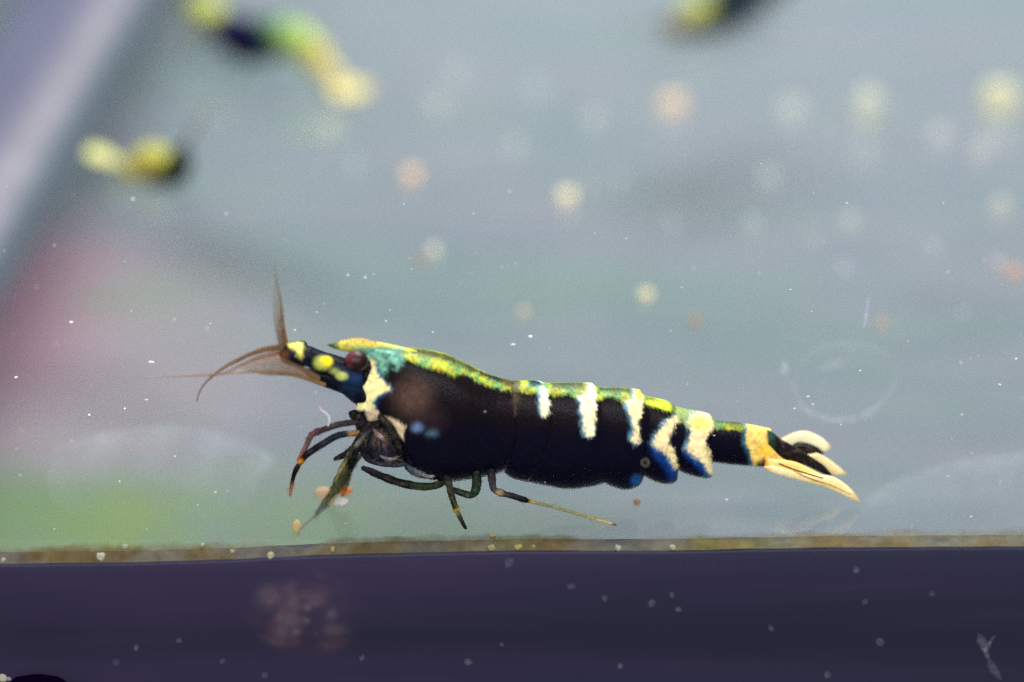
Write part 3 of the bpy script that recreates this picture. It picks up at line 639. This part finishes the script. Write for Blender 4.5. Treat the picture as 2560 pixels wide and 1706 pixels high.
# antennae: fine tapering flagella
A1 = (122, 92, 62)
def flagellum(pts, r0, a0=.95, a1=.25, c=A1, w=.0004):
    k = len(pts); P = [(p[0], p[1], w + (p[2] if len(p) > 2 else 0), r0 * (1 - .8 * i / (k - 1)) ) for i, p in enumerate(pts)]
    limb('antenna', P, [(0, (*c, a0)), (.5, (*c, (a0 + a1) / 2)), (1, (*c, a1))], M_HAIR, sides=8, n=60)
flagellum([(722, 880), (714, 856), (707, 815), (703, 772), (698, 735), (690, 690), (684, 650)], 7.5, .95, .12)
flagellum([(714, 878), (704, 850), (698, 815), (694, 780), (690, 740), (688, 700)], 6, .7, .08)
flagellum([(704, 872), (698, 852), (690, 815), (686, 783), (684, 745), (686, 700)], 5, .6, .06, w=.0009)
flagellum([(714, 874), (697, 868), (660, 874), (623, 887), (592, 902), (562, 918), (532, 940), (510, 962), (497, 985), (492, 1004)], 7.5, .95, .45)
flagellum([(706, 880), (690, 880), (650, 892), (612, 908), (570, 930), (530, 938), (470, 941), (400, 944), (330, 947)], 6, .6, .06, c=(140, 112, 84))
flagellum([(812, 962), (775, 950), (735, 938), (690, 932), (630, 930), (560, 935), (500, 938), (430, 944), (380, 950)], 5.5, .75, .06, c=(150, 112, 70), w=.0010)
flagellum([(718, 878), (700, 884), (676, 890), (650, 896), (622, 906), (600, 914)], 6, .7, .2, c=(172, 110, 56))

# tail: telson and four paddles
def fan_cols(light, edge=(236, 170, 70), woff=0.0, thick=.00016):
    def f(V):
        x, y = project(V); n2 = noise2(x + 2 * y, y * .3, 40, 7)[:, None]
        c = np.tile(lin(light), (len(V), 1)) * np.clip(1 + .08 * n2, .9, 1.05)
        u = (x - x.min()) / (np.ptp(x) + 1e-9)
        e = smooth(.86, 1.0, u)[:, None] * .55; c = c * (1 - e) + lin((206, 160, 104)) * e
        e = smooth(.12, 0, u)[:, None] * .6; c = c * (1 - e) + lin(edge) * e
        wv = np.abs((V - M0) @ MN - woff) / thick; e = smooth(.5, .05, wv)[:, None] * .55; c = c * (1 - e) + lin((240, 178, 70)) * e
        rr = smooth(.55, .9, np.sin((y - .45 * x) * .55 + 2 * n2[:, 0]))[:, None] * .12; c = c * (1 - rr) + lin((214, 160, 84)) * rr
        return np.c_[np.clip(c, 0, 1), 1 - .45 * smooth(.88, 1.0, u)]
    return f
def tel_cols(V):
    x, y = project(V); c = np.tile(lin((22, 18, 20)), (len(V), 1)); n2 = noise2(x, y, 22, 6)
    c = c * (1 + .8 * smooth(.1, .8, n2))[:, None]
    g = smooth(.1, .7, noise2(x, y, 30, 16))[:, None] * .35; c = c * (1 - g) + lin((92, 74, 58)) * g
    e = smooth(1945, 1925, x)[:, None]; c = c * (1 - e) + lin((40, 70, 56)) * e
    return c
blade('tail_paddle', [(1940, 1108), (1960, 1094), (1990, 1081), (2019, 1079), (2050, 1092), (2068, 1106), (2078, 1118)], [(1940, 1112), (1970, 1120), (2000, 1124), (2030, 1126), (2060, 1128), (2078, 1120)], .00016, M_FAN, fan_cols((255, 248, 216), woff=-.0012, thick=.00016), SH, woff=-.0012)
blade('tail_paddle', [(1975, 1118), (1996, 1106), (2021, 1109), (2044, 1119), (2060, 1132)], [(1975, 1122), (2000, 1140), (2030, 1146), (2060, 1134)], .00018, M_FAN, tel_cols, SH, woff=-.0009)
blade('tail_paddle', [(1990, 1140), (2027, 1136), (2045, 1134), (2073, 1149), (2100, 1170), (2116, 1184)], [(1990, 1144), (2030, 1170), (2060, 1182), (2090, 1187), (2116, 1186)], .00014, M_FAN, fan_cols((255, 240, 190), woff=-.0004, thick=.00014), SH, woff=-.0004)
blade('telson', [(1918, 1076), (1932, 1082), (1954, 1100), (1984, 1116), (2010, 1132), (2036, 1148), (2062, 1166), (2080, 1187)], [(1918, 1110), (1945, 1140), (1968, 1150), (1992, 1156), (2020, 1166), (2044, 1178), (2066, 1187), (2080, 1189)], .0004, M_SHELL, tel_cols, SH, woff=.0002)
blade('tail_paddle', [(1912, 1160), (1921, 1148), (1950, 1149), (1990, 1156), (2025, 1172), (2060, 1190), (2090, 1206)], [(1912, 1164), (1950, 1178), (1990, 1190), (2030, 1200), (2062, 1206), (2090, 1208)], .00016, M_FAN, fan_cols((255, 232, 150), woff=.0010, thick=.00016), SH, woff=.0010)
PAD = blade('tail_paddle', [(1910, 1166), (1940, 1166), (1990, 1180), (2035, 1186), (2081, 1192), (2114, 1211), (2138, 1235), (2150, 1254)], [(1910, 1170), (1930, 1182), (1969, 1193), (2010, 1204), (2052, 1214), (2092, 1230), (2125, 1246), (2150, 1256)], .00018, M_FAN, fan_cols((255, 244, 190), woff=.0013, thick=.00018), SH, woff=.0013)
PAD['_org'] = SH['_org']
limb('paddle_rib', [(1948, 1160, .00135, 2.2), (1990, 1176, .00140, 2.2), (2030, 1188, .00145, 2), (2058, 1196, .00145, 1.5)], [(0, (120, 82, 30)), (1, (70, 60, 30))], parent=PAD)
limb('paddle_rib', [(1985, 1178, .00150, 1.6), (2030, 1198, .00155, 2), (2080, 1214, .00155, 1.6), (2125, 1236, .0015, 1)], [(0, (200, 150, 60)), (1, (226, 176, 90))], parent=PAD)

# ------------------------------------------------------------------ shrimp farther back, standing on the floor
def Lm(r): return float(np.max(r))
def far_shrimp(label, spine, table, stripe, ground, tail_c, legs=True):
    """spine: (px, py, radius px) from head to tail; ground: ((px,py) under head, (px,py) under tail) on the floor"""
    ga, gb = on_floor(np.array(float(ground[0][0])), np.array(float(ground[0][1]))), on_floor(np.array(float(ground[1][0])), np.array(float(ground[1][1])))
    R = empty('shrimp', (ga + gb) / 2); tag(R, label, 'shrimp', 'shrimp in the tank')
    A = resample(np.array(spine, float), 60); u = np.linspace(0, 1, 60)
    P = on_y(A[:, 0], A[:, 1], ga[1] + (gb[1] - ga[1]) * u)
    s = (P[:, 1] - CAM_Y) / CP / F_PX
    r = A[:, 2] * s * (1 + .05 * np.sin(u * 40) * (u > .45))
    V, F, st = tube3(P, r, 22)
    uu = u[st]; col = stops(uu, table)[:, :3]
    up = (V[:, 2] - P[st, 2]) / r[st]
    sm = smooth(.15, .6, up)[:, None] * np.interp(uu, [0, .08, .2, 1], [0, .4, 1, 1])[:, None]
    col = col * (1 - sm) + stops(uu, stripe)[:, :3] * sm
    ax = (V - P[0]) / Lm(r); mo = smooth(.1, .5, noise2(ax[:, 0] * 10 + ax[:, 1] * 3, ax[:, 2] * 10 + ax[:, 1] * 6, 11, len(label)))[:, None] * .6
    mo = mo * 1.3
    col = np.clip(col * (1 - mo) + (col * .35 + lin((60, 66, 50)) * .3) * mo, 0, 1)
    mesh_obj('body', V, F, M_SHELL, R, col * .8)
    T = P[-1] - P[-6]; T /= np.linalg.norm(T); Lr = float(r.max()); side = np.cross(T, (0, 0, 1)); side /= np.linalg.norm(side)
    for k in (-1, -.45, 0, .45, 1):      # tail paddles
        d = T + side * k * .7; d /= np.linalg.norm(d); nrm = np.cross(d, np.cross((0, 0, 1), d)); sd = np.cross(d, nrm); L = Lr * 1.7
        q = np.linspace(0, 1, 14); wd = Lr * .45 * np.sin(np.pi * np.clip(q * .9 + .05, 0, 1)) ** .7
        a = np.linspace(0, 2 * math.pi, 8, endpoint=False)
        VV = P[-2] + q[:, None, None] * L * d + wd[:, None, None] * (np.cos(a)[None, :, None] * sd + .18 * np.sin(a)[None, :, None] * nrm)
        mesh_obj('tail_paddle', VV.reshape(-1, 3), grid_faces(14, 8, True), M_SHELL, R, np.tile(lin(tail_c) * .75, (14 * 8, 1)))
    Hd = P[0] - P[5]; Hd /= np.linalg.norm(Hd); hs = np.cross(Hd, (0, 0, 1)); hs /= np.linalg.norm(hs)
    for k in (-1, 1):
        c = P[3] + hs * k * r[3] * .9 + np.array([0, 0, r[3] * .4]); n_ = 10
        q = np.linspace(0, math.pi, n_); a = np.linspace(0, 2 * math.pi, 10, endpoint=False)
        VV = c + Lr * .2 * np.stack([np.sin(q)[:, None] * np.cos(a)[None], np.sin(q)[:, None] * np.sin(a)[None], np.cos(q)[:, None] * np.ones(10)[None]], -1)
        mesh_obj('eye', VV.reshape(-1, 3), grid_faces(n_, 10, True), M_EYE, R, np.tile(lin((40, 12, 16)), (100, 1)))
        for j in range(2):
            q = np.linspace(0, 1, 16)[:, None]
            PP = P[0] + hs * k * r[0] * .4 + q * (Hd * Lr * (2.2 + j) + hs * k * Lr * (.6 + .8 * j)) + np.array([0, 0, 1]) * (q * (1 - q)) * Lr * 1.2
            V2, F2, _ = tube3(PP, np.linspace(Lr * .05, Lr * .015, 16), 6)
            mesh_obj('antenna', V2, F2, M_HAIR, R, np.tile(np.r_[lin(A1), .6], (len(V2), 1)))
        for j in range(4):
            b = P[12 + 5 * j] + hs * k * r[12 + 5 * j] * .5; b = b - np.array([0, 0, r[12 + 5 * j] * .6])
            kn = b + hs * k * Lr * .9 + Hd * Lr * (.4 - .25 * j); ft = kn + hs * k * Lr * .3 + Hd * Lr * .1; ft[2] = .0001
            PP = resample(np.array([b, (b + kn) / 2 - np.array([0, 0, b[2] * .1]), kn * [1, 1, .8], ft]), 16)
            V2, F2, _ = tube3(PP, np.linspace(Lr * .13, Lr * .05, 16), 7)
            mesh_obj('walking_leg', V2, F2, M_LEG, R, np.tile(np.r_[lin((60, 62, 50)), .8], (len(V2), 1)))
    return R
far_shrimp('blurred shrimp with dark middle, lime green back and long yellow tail beyond the big one',
           [(486, 14, 16), (512, 30, 44), (548, 56, 34), (600, 94, 50), (650, 102, 52), (700, 92, 44), (745, 104, 42), (778, 128, 38), (800, 156, 32), (815, 182, 27), (832, 196, 28), (846, 202, 24)],
           [(0, (196, 200, 110)), (.14, (214, 220, 110)), (.2, (60, 66, 80)), (.25, (10, 10, 56)), (.56, (10, 10, 56)), (.60, (100, 140, 90)), (.65, (180, 210, 116)), (.74, (190, 214, 108)), (.8, (225, 210, 90)), (.9, (226, 212, 140)), (1, (226, 214, 150))],
           [(0, (214, 220, 110)), (.18, (214, 220, 110)), (.24, (14, 14, 62)), (.52, (14, 16, 62)), (.58, (110, 160, 110)), (.65, (170, 204, 112)), (.75, (180, 204, 104)), (.82, (214, 192, 96)), (1, (226, 212, 150))],
           ((540, 132), (870, 236)), (226, 206, 130))
far_shrimp('small blurred yellow shrimp with dark front end beside the side glass seam',
           [(462, 372, 12), (452, 388, 26), (442, 402, 40), (428, 418, 46), (402, 412, 44), (374, 406, 42), (352, 416, 36), (330, 424, 28), (310, 420, 22), (296, 414, 18), (284, 408, 15)],
           [(0, (40, 52, 44)), (.16, (26, 36, 34)), (.34, (26, 36, 34)), (.42, (150, 140, 50)), (.55, (186, 168, 80)), (.75, (208, 194, 110)), (1, (214, 208, 136))],
           [(0, (120, 140, 80)), (.2, (130, 150, 80)), (.36, (190, 190, 70)), (.5, (214, 206, 84)), (.7, (214, 200, 110)), (1, (220, 216, 146))],
           ((445, 452), (300, 446)), (226, 220, 140))
far_shrimp('blurred dark shrimp with one yellow patch, far out on the tank floor',
           [(1680, 74, 14), (1702, 66, 30), (1740, 44, 46), (1790, 22, 52), (1840, 2, 50), (1890, -22, 44), (1935, -46, 36), (1980, -70, 28)],
           [(0, (130, 110, 90)), (.14, (90, 80, 76)), (.3, (22, 34, 52)), (.7, (16, 26, 44)), (1, (120, 130, 70))],
           [(0, (150, 140, 90)), (.08, (186, 190, 80)), (.22, (196, 202, 80)), (.27, (60, 80, 60)), (.34, (20, 34, 48)), (.8, (30, 44, 48)), (1, (150, 150, 80))],
           ((1700, 112), (1990, 0)), (206, 196, 90))

# ------------------------------------------------------------------ grains on the floor and along the front edge
def ico(sub):
    import bmesh
    bm = bmesh.new(); bmesh.ops.create_icosphere(bm, subdivisions=sub, radius=1)
    V = np.array([v.co[:] for v in bm.verts]); F = np.array([[v.index for v in f.verts] for f in bm.faces]); bm.free(); return V, F
ICV, ICF = ico(3)
def grain(px, py, r, c, label, ry=None, c2=None, seed=0, squash=.75, group='grains on the tank floor', cat='grain', z=None, name='grain', alpha=1.0, lump=1.0):
    g = on_floor(np.array(float(px)), np.array(float(py + (ry or r) * .7))) if z is None else z
    s = (g[1] - CAM_Y) / CP / F_PX; R = r * s
    D = ICV * (1 + lump * .16 * noise2(ICV[:, 0] * 10 + ICV[:, 2] * 4, ICV[:, 1] * 10, 22, seed)[:, None] + lump * .07 * noise2(ICV[:, 0] * 10 - ICV[:, 2] * 7, ICV[:, 1] * 10 + ICV[:, 2] * 6, 7, seed + 3)[:, None])
    rs = np.random.RandomState(seed)
    V = D * R * np.array([rs.uniform(.85, 1.2), 1, (ry / r if ry else rs.uniform(.75, 1)) * .9]); V[:, 2] -= V[:, 2].min()
    nz = smooth(-.3, .5, noise2(ICV[:, 0] * 10, ICV[:, 2] * 10 + ICV[:, 1] * 5, 14, seed + 9))[:, None]
    col = lin(c) * (1 - nz * .7) + lin(c2 or c) * nz * .7
    col = np.clip(col, 0, 1) ** .62
    if alpha < 1: col = np.c_[col, np.full(len(col), alpha)]
    return tag(mesh_obj(name, V + g, ICF, M_GRAIN, None, np.clip(col, 0, 1), org=g), label, cat, group)
T1 = 'pale blurred grain lying far back on the tank floor'
GR_ = [
 (1680, 256, 34, (255, 214, 165), 'large round orange-tan blurred grain far back', None, (250, 206, 160)),
 (1030, 436, 26, (255, 206, 160), 'round orange blurred grain between the far shrimp and the big one', None, (245, 200, 160)),
 (1418, 494, 24, (255, 240, 200), 'bright round cream grain above the middle of the big shrimp', None, (255, 234, 190)),
 (1085, 626, 17, (250, 246, 230), 'bright white grain touching a small red-brown crumb', None, (255, 235, 190)),
 (1054, 648, 13, (190, 120, 95), 'small red-brown crumb touching a white grain', 8, (170, 110, 90)),
 (1614, 736, 16, (255, 236, 180), 'bright cream grain above the banded abdomen of the big shrimp', None, (255, 234, 190)),
 (1310, 779, 10, (245, 205, 150), 'small tan grain just above the black back of the big shrimp', None, None),
 (1736, 805, 17, (190, 140, 100), 'brown flattened lens-shaped grain above the big shrimp', 11, (140, 100, 75)),
 (2204, 811, 13, (225, 165, 110), 'small orange-brown crumb beside the faint ring mark', 9, (190, 160, 140)),
 (2500, 258, 52, (226, 216, 160), 'large yellowish blurred clump far back', 46, (214, 210, 170)),
 (2166, 282, 34, (206, 206, 182), 'upright pale yellow-green blurred lump far back', 52, (190, 190, 165)),
 (2350, 336, 30, (214, 204, 190), T1, None, None), (2448, 372, 26, (212, 200, 184), T1, None, None),
 (2502, 516, 28, (214, 200, 180), T1, None, None), (2128, 552, 22, (212, 206, 186), T1, 16, None),
 (2032, 606, 16, (195, 190, 170), T1, None, None), (1922, 446, 24, (185, 205, 190), T1, 16, None),
 (1485, 302, 26, (212, 204, 188), T1, 20, None), (1288, 364, 26, (185, 195, 185), T1, 18, None),
 (1092, 260, 28, (190, 190, 175), T1, None, None), (1472, 458, 18, (175, 180, 178), T1, None, None),
 (1545, 448, 18, (175, 180, 178), T1, None, None), (1676, 560, 22, (170, 182, 180), T1, None, None),
 (830, 330, 30, (196, 196, 160), T1, 18, None), (886, 406, 26, (165, 178, 195), T1, None, None),
 (1140, 178, 26, (190, 200, 195), T1, None, None), (1340, 221, 26, (190, 198, 195), T1, 18, None), (1881, 559, 20, (190, 196, 192), T1, None, None),
 (2110, 665, 20, (186, 182, 205), T1, None, None), (1980, 272, 44, (200, 205, 180), T1, 22, None), (2330, 616, 14, (200, 204, 210), T1, None, None), (2408, 779, 10, (204, 210, 214), T1, None, None),
 (2536, 680, 22, (225, 165, 120), 'orange-brown crumb beside a whitish flake at the tank side', 14, (190, 160, 140)),
 (2494, 664, 26, (160, 146, 150), 'grey-brown flake beside an orange-brown crumb', 14, (190, 190, 195)),
 (1592, 1256, 12, (150, 104, 70), 'small brown crumb on the floor under the big shrimp\'s abdomen', 8, (120, 86, 60)),
 (866, 1228, 17, (214, 112, 46), 'orange crumb held under the front legs of the big shrimp', 12, (200, 130, 70)),
 (806, 1232, 24, (200, 150, 110), 'pinkish tan crumb beside the orange one under the front legs', 12, (190, 160, 130)),
 (852, 1256, 17, (225, 220, 230), 'whitish crumb just below the orange one under the front legs', 10, (220, 200, 190)),
 (742, 1318, 14, (214, 180, 100), 'yellowish crumb on the floor in front of the green foot', 20, (190, 170, 120)),
]
for i, (px, py, r, c, lab, ry, c2) in enumerate(GR_):
    pale = lab == T1
    if pale: lab = 'pale peach-white blurred grain far back on the tank floor' if c[0] > c[2] + 12 else 'faint bluish-white blurred grain far back on the tank floor'
    grain(px, py, r * (.82 if pale else .9), c, lab, ry, c2, seed=40 + i, alpha=.27 if pale else (.22 if 'wisp' in lab else .8 if py > 1200 else .62 if py < 350 else .85), group=('peach-white grains far back' if 'peach' in lab else 'bluish-white grains far back') if pale else 'grains on the tank floor')
TW, TY, TB = 'small white grain in the ochre strip along the front edge', 'small yellow grain in the ochre strip along the front edge', 'small brownish grain in the ochre strip along the front edge'
for i, (px, py, r, c, lab) in enumerate([
 (8, 1394, 10, (200, 200, 170), TW), (253, 1386, 14, (214, 214, 196), TW), (313, 1362, 9, (180, 190, 180), TW), (581, 1374, 9, (224, 186, 84), TY), (677, 1384, 11, (214, 214, 170), TW),
 (506, 1357, 9, (170, 176, 140), TW), (832, 1368, 11, (200, 176, 80), TY), (1232, 1340, 9, (200, 190, 120), TY), (1229, 1366, 11, (196, 184, 110), TY), (1296, 1363, 13, (226, 200, 100), TY),
 (1334, 1361, 12, (196, 200, 180), TW), (1545, 1366, 10, (226, 228, 216), TW), (1681, 1364, 12, (216, 208, 180), TW), (2003, 1350, 11, (160, 126, 90), TB), (2069, 1360, 11, (176, 160, 140), TB), (2261, 1344, 11, (236, 206, 130), TY)]):
    g = on_floor(np.array(float(px)), np.array(float(py + r * .8))); g[2] = -.00004
    grain(px, py, r * (.55 + .4 * ((i * 37) % 10) / 10), np.array(c) * .86, lab, None, (190, 176, 130), seed=90 + i, z=g, alpha=.75, lump=2.2, group={TW: 'white grains in the ochre strip', TY: 'yellow grains in the ochre strip', TB: 'brown grains in the ochre strip'}[lab])

# ------------------------------------------------------------------ loose threads, specks and marks
def strand(name, pts, rad, rgba, label, cat, y):
    A = resample(np.array([(p[0], p[1]) for p in pts], float), 40); P = on_y(A[:, 0], A[:, 1], y)
    rr = rad * PXM * (.35 + .65 * np.sin(np.linspace(.25, math.pi - .25, 40)))
    V, F, st = tube3(P, rr, 8); org = P[len(P) // 2]
    return tag(mesh_obj(name, V, F, M_FILM, None, np.tile(np.r_[lin(rgba[:3]), rgba[3]], (len(V), 1)), org=org), label, cat)
yl = float(on_mid(np.array(820.), np.array(1062.), .0012)[1])
strand('fibre', [(799, 1018), (804, 1026), (814, 1033), (821, 1040), (824, 1050), (822, 1060), (818, 1070)], 4, (226, 222, 232, .9), 'white curled fibre stuck to the front leg of the big shrimp', 'fibre', yl)
strand('fibre', [(2170, 742), (2169, 762), (2166, 782), (2164, 806), (2158, 818)], 4, (196, 200, 220, .45), 'faint upright pale fibre above the ring mark on the glass', 'fibre', .002)
# suspended specks, sharp and soft
V, F, C = [], [], []; iv, if_ = ico(1); k = 0
spots = [(870, 688, 4.5), (913, 694, 3.5), (934, 686, 3), (965, 804, 3.5), (737, 826, 4), (1288, 659, 4), (1705, 719, 4), (1274, 480, 4), (565, 535, 5), (332, 498, 4), (1326, 842, 7), (1283, 862, 7), (378, 906, 7), (223, 1038, 5), (299, 1204, 4), (312, 1022, 4), (1817, 1250, 5), (2144, 1280, 5), (2326, 1271, 5), (2020, 992, 4), (1986, 1022, 4), (2500, 962, 4), (2540, 898, 5), (40, 944, 6), (178, 806, 5), (366, 1000, 5), (1470, 1010, 2)]
for _ in range(170):
    spots.append((RNG.uniform(0, 2560), 1340 - 1000 * RNG.beta(1.1, 1.9), RNG.uniform(1.0, 2.8)))
for i, (px, py, r) in enumerate(spots):
    r = r * (.72 if i < 27 else 1); y = .0036 + (.0 if i < 27 else RNG.uniform(-.0028, .009))
    P = on_y(np.array(float(px)), np.array(float(py)), y)
    if P[2] < .0002: continue
    st = np.array([RNG.uniform(.8, 2.0), .6, RNG.uniform(.5, 1.0)]); a = RNG.uniform(-.6, .6); ca, sa = math.cos(a), math.sin(a)
    q = iv * r * PXM * st; q = np.stack([ca * q[:, 0] - sa * q[:, 2], q[:, 1], sa * q[:, 0] + ca * q[:, 2]], 1)
    V.append(P + q); F.append(if_ + k); k += len(iv)
    C.append(np.tile(np.r_[lin((240, 240, 240)), 1 if i < 27 else RNG.uniform(.2, .6)], (len(iv), 1)))
sp = mesh_obj('suspended_specks', np.vstack(V), np.vstack(F), M_FILM, None, np.vstack(C)); tag(sp, 'fine white specks hanging in the water', 'specks', None, 'stuff')
# dried marks on the pane
def mark(name, patches, label, cat='water mark', y=-.00115, col=(200, 200, 214)):
    V, F, C = [], [], []; k = 0
    for pts, wdt, al in patches:
        A = resample(np.array(pts, float), 60); T = np.gradient(A, axis=0); T /= np.linalg.norm(T, axis=1)[:, None]; Nn = np.stack([-T[:, 1], T[:, 0]], 1)
        prof = np.sin(np.linspace(.05, math.pi - .05, 60)) ** .6
        wob = 1 + .4 * noise2(A[:, 0], A[:, 1], 40, int(A[0, 0]))
        for j, (o, a) in enumerate(((-1, 0), (-.5, .75), (0, 1), (.5, .75), (1, 0))):
            Q = A + Nn * (wdt * o * prof * wob)[:, None]
            p = on_y(Q[:, 0], Q[:, 1], y); p[:, 1] += .00002 * (1 - o * o); V.append(p)
            C.append(np.c_[np.tile(lin(col), (60, 1)), np.clip(al * a * prof * (1 + .5 * noise2(Q[:, 0], Q[:, 1], 18, 5)), 0, 1)])
        f = grid_faces(5, 60) + k; F.append(f); k += 300
    V = np.vstack(V); org = V.mean(0)
    return tag(mesh_obj(name, V, np.vstack(F), M_FILM, None, np.vstack(C), org=org), label, cat)
mark('water_or_reflection_mark', [([(1985, 935), (1988, 980), (2010, 1020), (2060, 1045), (2110, 1050), (2160, 1040), (2205, 1005), (2232, 965), (2238, 930)], 13, .24), ([(2238, 940), (2228, 900), (2190, 872), (2130, 860), (2060, 868), (2005, 900), (1986, 940)], 10, .12),
                    ([(2038, 925), (2062, 918), (2090, 910), (2120, 898)], 13, .24), ([(1960, 900), (1962, 920), (1960, 942)], 11, .42),
                    ([(2118, 870), (2130, 873), (2142, 872)], 6, .35)], 'faint pale ring-shaped water mark on the glass above the tail')
def blotch(cx, cy, rx, ry, al, label, y=-.0010, seed=1):
    n = 50; gx, gy = np.meshgrid(np.linspace(-1, 1, n), np.linspace(-1, 1, n)); X = cx + gx * rx; Y = cy + gy * ry
    P = on_y(X, Y, y); P[..., 1] += .00003 * (gx ** 2 + gy ** 2)
    rs = np.random.RandomState(seed); a = np.zeros_like(X); w = np.zeros_like(X)
    for _ in range(34):
        bx_, by_ = rs.normal(0, .42, 2); br = rs.uniform(.04, .17); bs = rs.uniform(.5, 1.6); th = rs.uniform(0, 3.14)
        u_ = (gx - bx_) * math.cos(th) + (gy - by_) * math.sin(th); v_ = -(gx - bx_) * math.sin(th) + (gy - by_) * math.cos(th)
        g_ = np.exp(-(u_ / br) ** 2 - (v_ / br / bs) ** 2) * rs.uniform(.3, 1); a += g_; w += g_ * rs.uniform(0, 1)
    w = (w / (a + 1e-6))[..., None]; a = al * np.clip(a + .12, 0, 1) * smooth(1, .55, np.sqrt(gx ** 2 + gy ** 2))
    c = lin((176, 124, 118)) * w + lin((190, 186, 184)) * (1 - w)
    V = P.reshape(-1, 3); return tag(mesh_obj('water_or_reflection_mark', V, grid_faces(n, n), M_FILM, None, np.c_[c.reshape(-1, 3), a.reshape(-1)], org=V.mean(0)), label, 'water mark')
blotch(760, 1540, 165, 130, .17, 'blotchy pinkish water mark on the dark base strip', seed=12)
mark('water_or_reflection_mark', [([(2446, 1584), (2456, 1606), (2462, 1626), (2466, 1640)], 13, .13), ([(2460, 1632), (2468, 1618), (2480, 1598), (2488, 1590)], 8, .16), ([(2470, 1640), (2478, 1664), (2494, 1688), (2506, 1702)], 12, .11), ([(2450, 1620), (2464, 1628), (2470, 1650)], 9, .14)], 'whitish hooked smear on the dark base strip', y=-.0014)
for i, (a, b, r, al) in enumerate([(1428, 1468, 11, .2), (1678, 1488, 10, .24), (1628, 1512, 10, .24), (1694, 1524, 9, .24), (1512, 1498, 8, .18), (2138, 1428, 9, .24), (2160, 1508, 8, .2), (1928, 1572, 8, .2), (2200, 1605, 13, .24), (2068, 1690, 10, .24), (2328, 1486, 8, .16), (340, 1622, 7, .3), (445, 1602, 9, .22), (555, 1656, 8, .18), (1168, 1655, 12, .28), (905, 1646, 8, .22), (1548, 1668, 8, .3), (1270, 1410, 12, .2), (1255, 1612, 7, .22), (290, 1656, 11, .14), (660, 1690, 9, .2)]):
    t = i * 1.7; dx, dy = r * math.cos(t), -r * abs(math.sin(t)) * .8
    mark('water_or_reflection_mark', [([(a - dx, b - dy), (a + 2, b - 2), (a + dx, b + dy)], r * 1.2, al * .48)], 'small pale fleck dried on the dark base strip', y=-.0010)['group'] = 'flecks on the dark base strip'
def dome(poly, al, label, seed):  # pale rounded reflection painted as a thin film on the floor
    P_ = np.array(poly, float); x0, y0 = P_.min(0) - 30; x2, y2 = P_.max(0) + 30; n = 90
    X, Y = np.meshgrid(np.linspace(x0, x2, n), np.linspace(y0, min(y2, 1352), n)); Q = on_floor(X, Y, .00006)
    d = sd_poly(X.ravel(), Y.ravel(), resample(np.vstack([P_, P_[:1]]), 60)[:-1]) ; a = al * smooth(9, -9, d) * (.75 + .5 * noise2(X.ravel(), Y.ravel(), 160, seed)) * (.45 + .55 * smooth(-70, -4, d)) * smooth(y2 - 20, y0 + 60, Y.ravel())
    V = Q.reshape(-1, 3); return tag(mesh_obj('water_or_reflection_mark', V, grid_faces(n, n), M_FILM, None, np.c_[np.tile(lin((206, 212, 224)), (n * n, 1)), np.clip(a, 0, 1)], org=V.mean(0)), label, 'water mark')
dome([(140, 1120), (220, 1088), (320, 1070), (430, 1064), (540, 1078), (630, 1110), (690, 1152), (650, 1190), (630, 1240), (560, 1300), (400, 1320), (200, 1300), (120, 1220)], .11, 'pale dome-shaped painted reflection on the floor by the green patch', 3)
dome([(2140, 1290), (2190, 1225), (2290, 1180), (2400, 1150), (2560, 1128), (2760, 1120), (2780, 1320), (2300, 1330)], .10, 'pale dome-shaped painted reflection on the floor beyond the tail', 4)
# pale crumb and dark lump at the foot of the base strip
def base_lump(name, px, py, r, rz, c, label, cat, seed, mat=M_GRAIN):
    P = on_y(np.array(float(px)), np.array(float(py)), -.0002); R = r * PXM
    D = ICV * (1 + .2 * noise2(ICV[:, 0] * 10 + ICV[:, 2] * 4, ICV[:, 1] * 10, 20, seed)[:, None])
    return tag(mesh_obj(name, P + D * R * np.array([1, .35, rz]), ICF, mat, None, np.tile(lin(c), (len(D), 1)), org=P), label, cat)
base_lump('crumb', 6, 1696, 11, 1, (226, 222, 200), 'pale yellowish crumb stuck low on the dark base strip', 'crumb', 3)
base_lump('crumb', 22, 1698, 7, .8, (190, 182, 188), 'greyish crumb stuck low on the dark base beside a yellowish one', 'crumb', 4)
base_lump('dark_lump', 96, 1716, 70, .45, (8, 3, 22), 'dark smooth rounded lump low on the base strip', 'lump', 5, M_LUMP)

for o in S.objects:
    if '_org' in o: del o['_org']
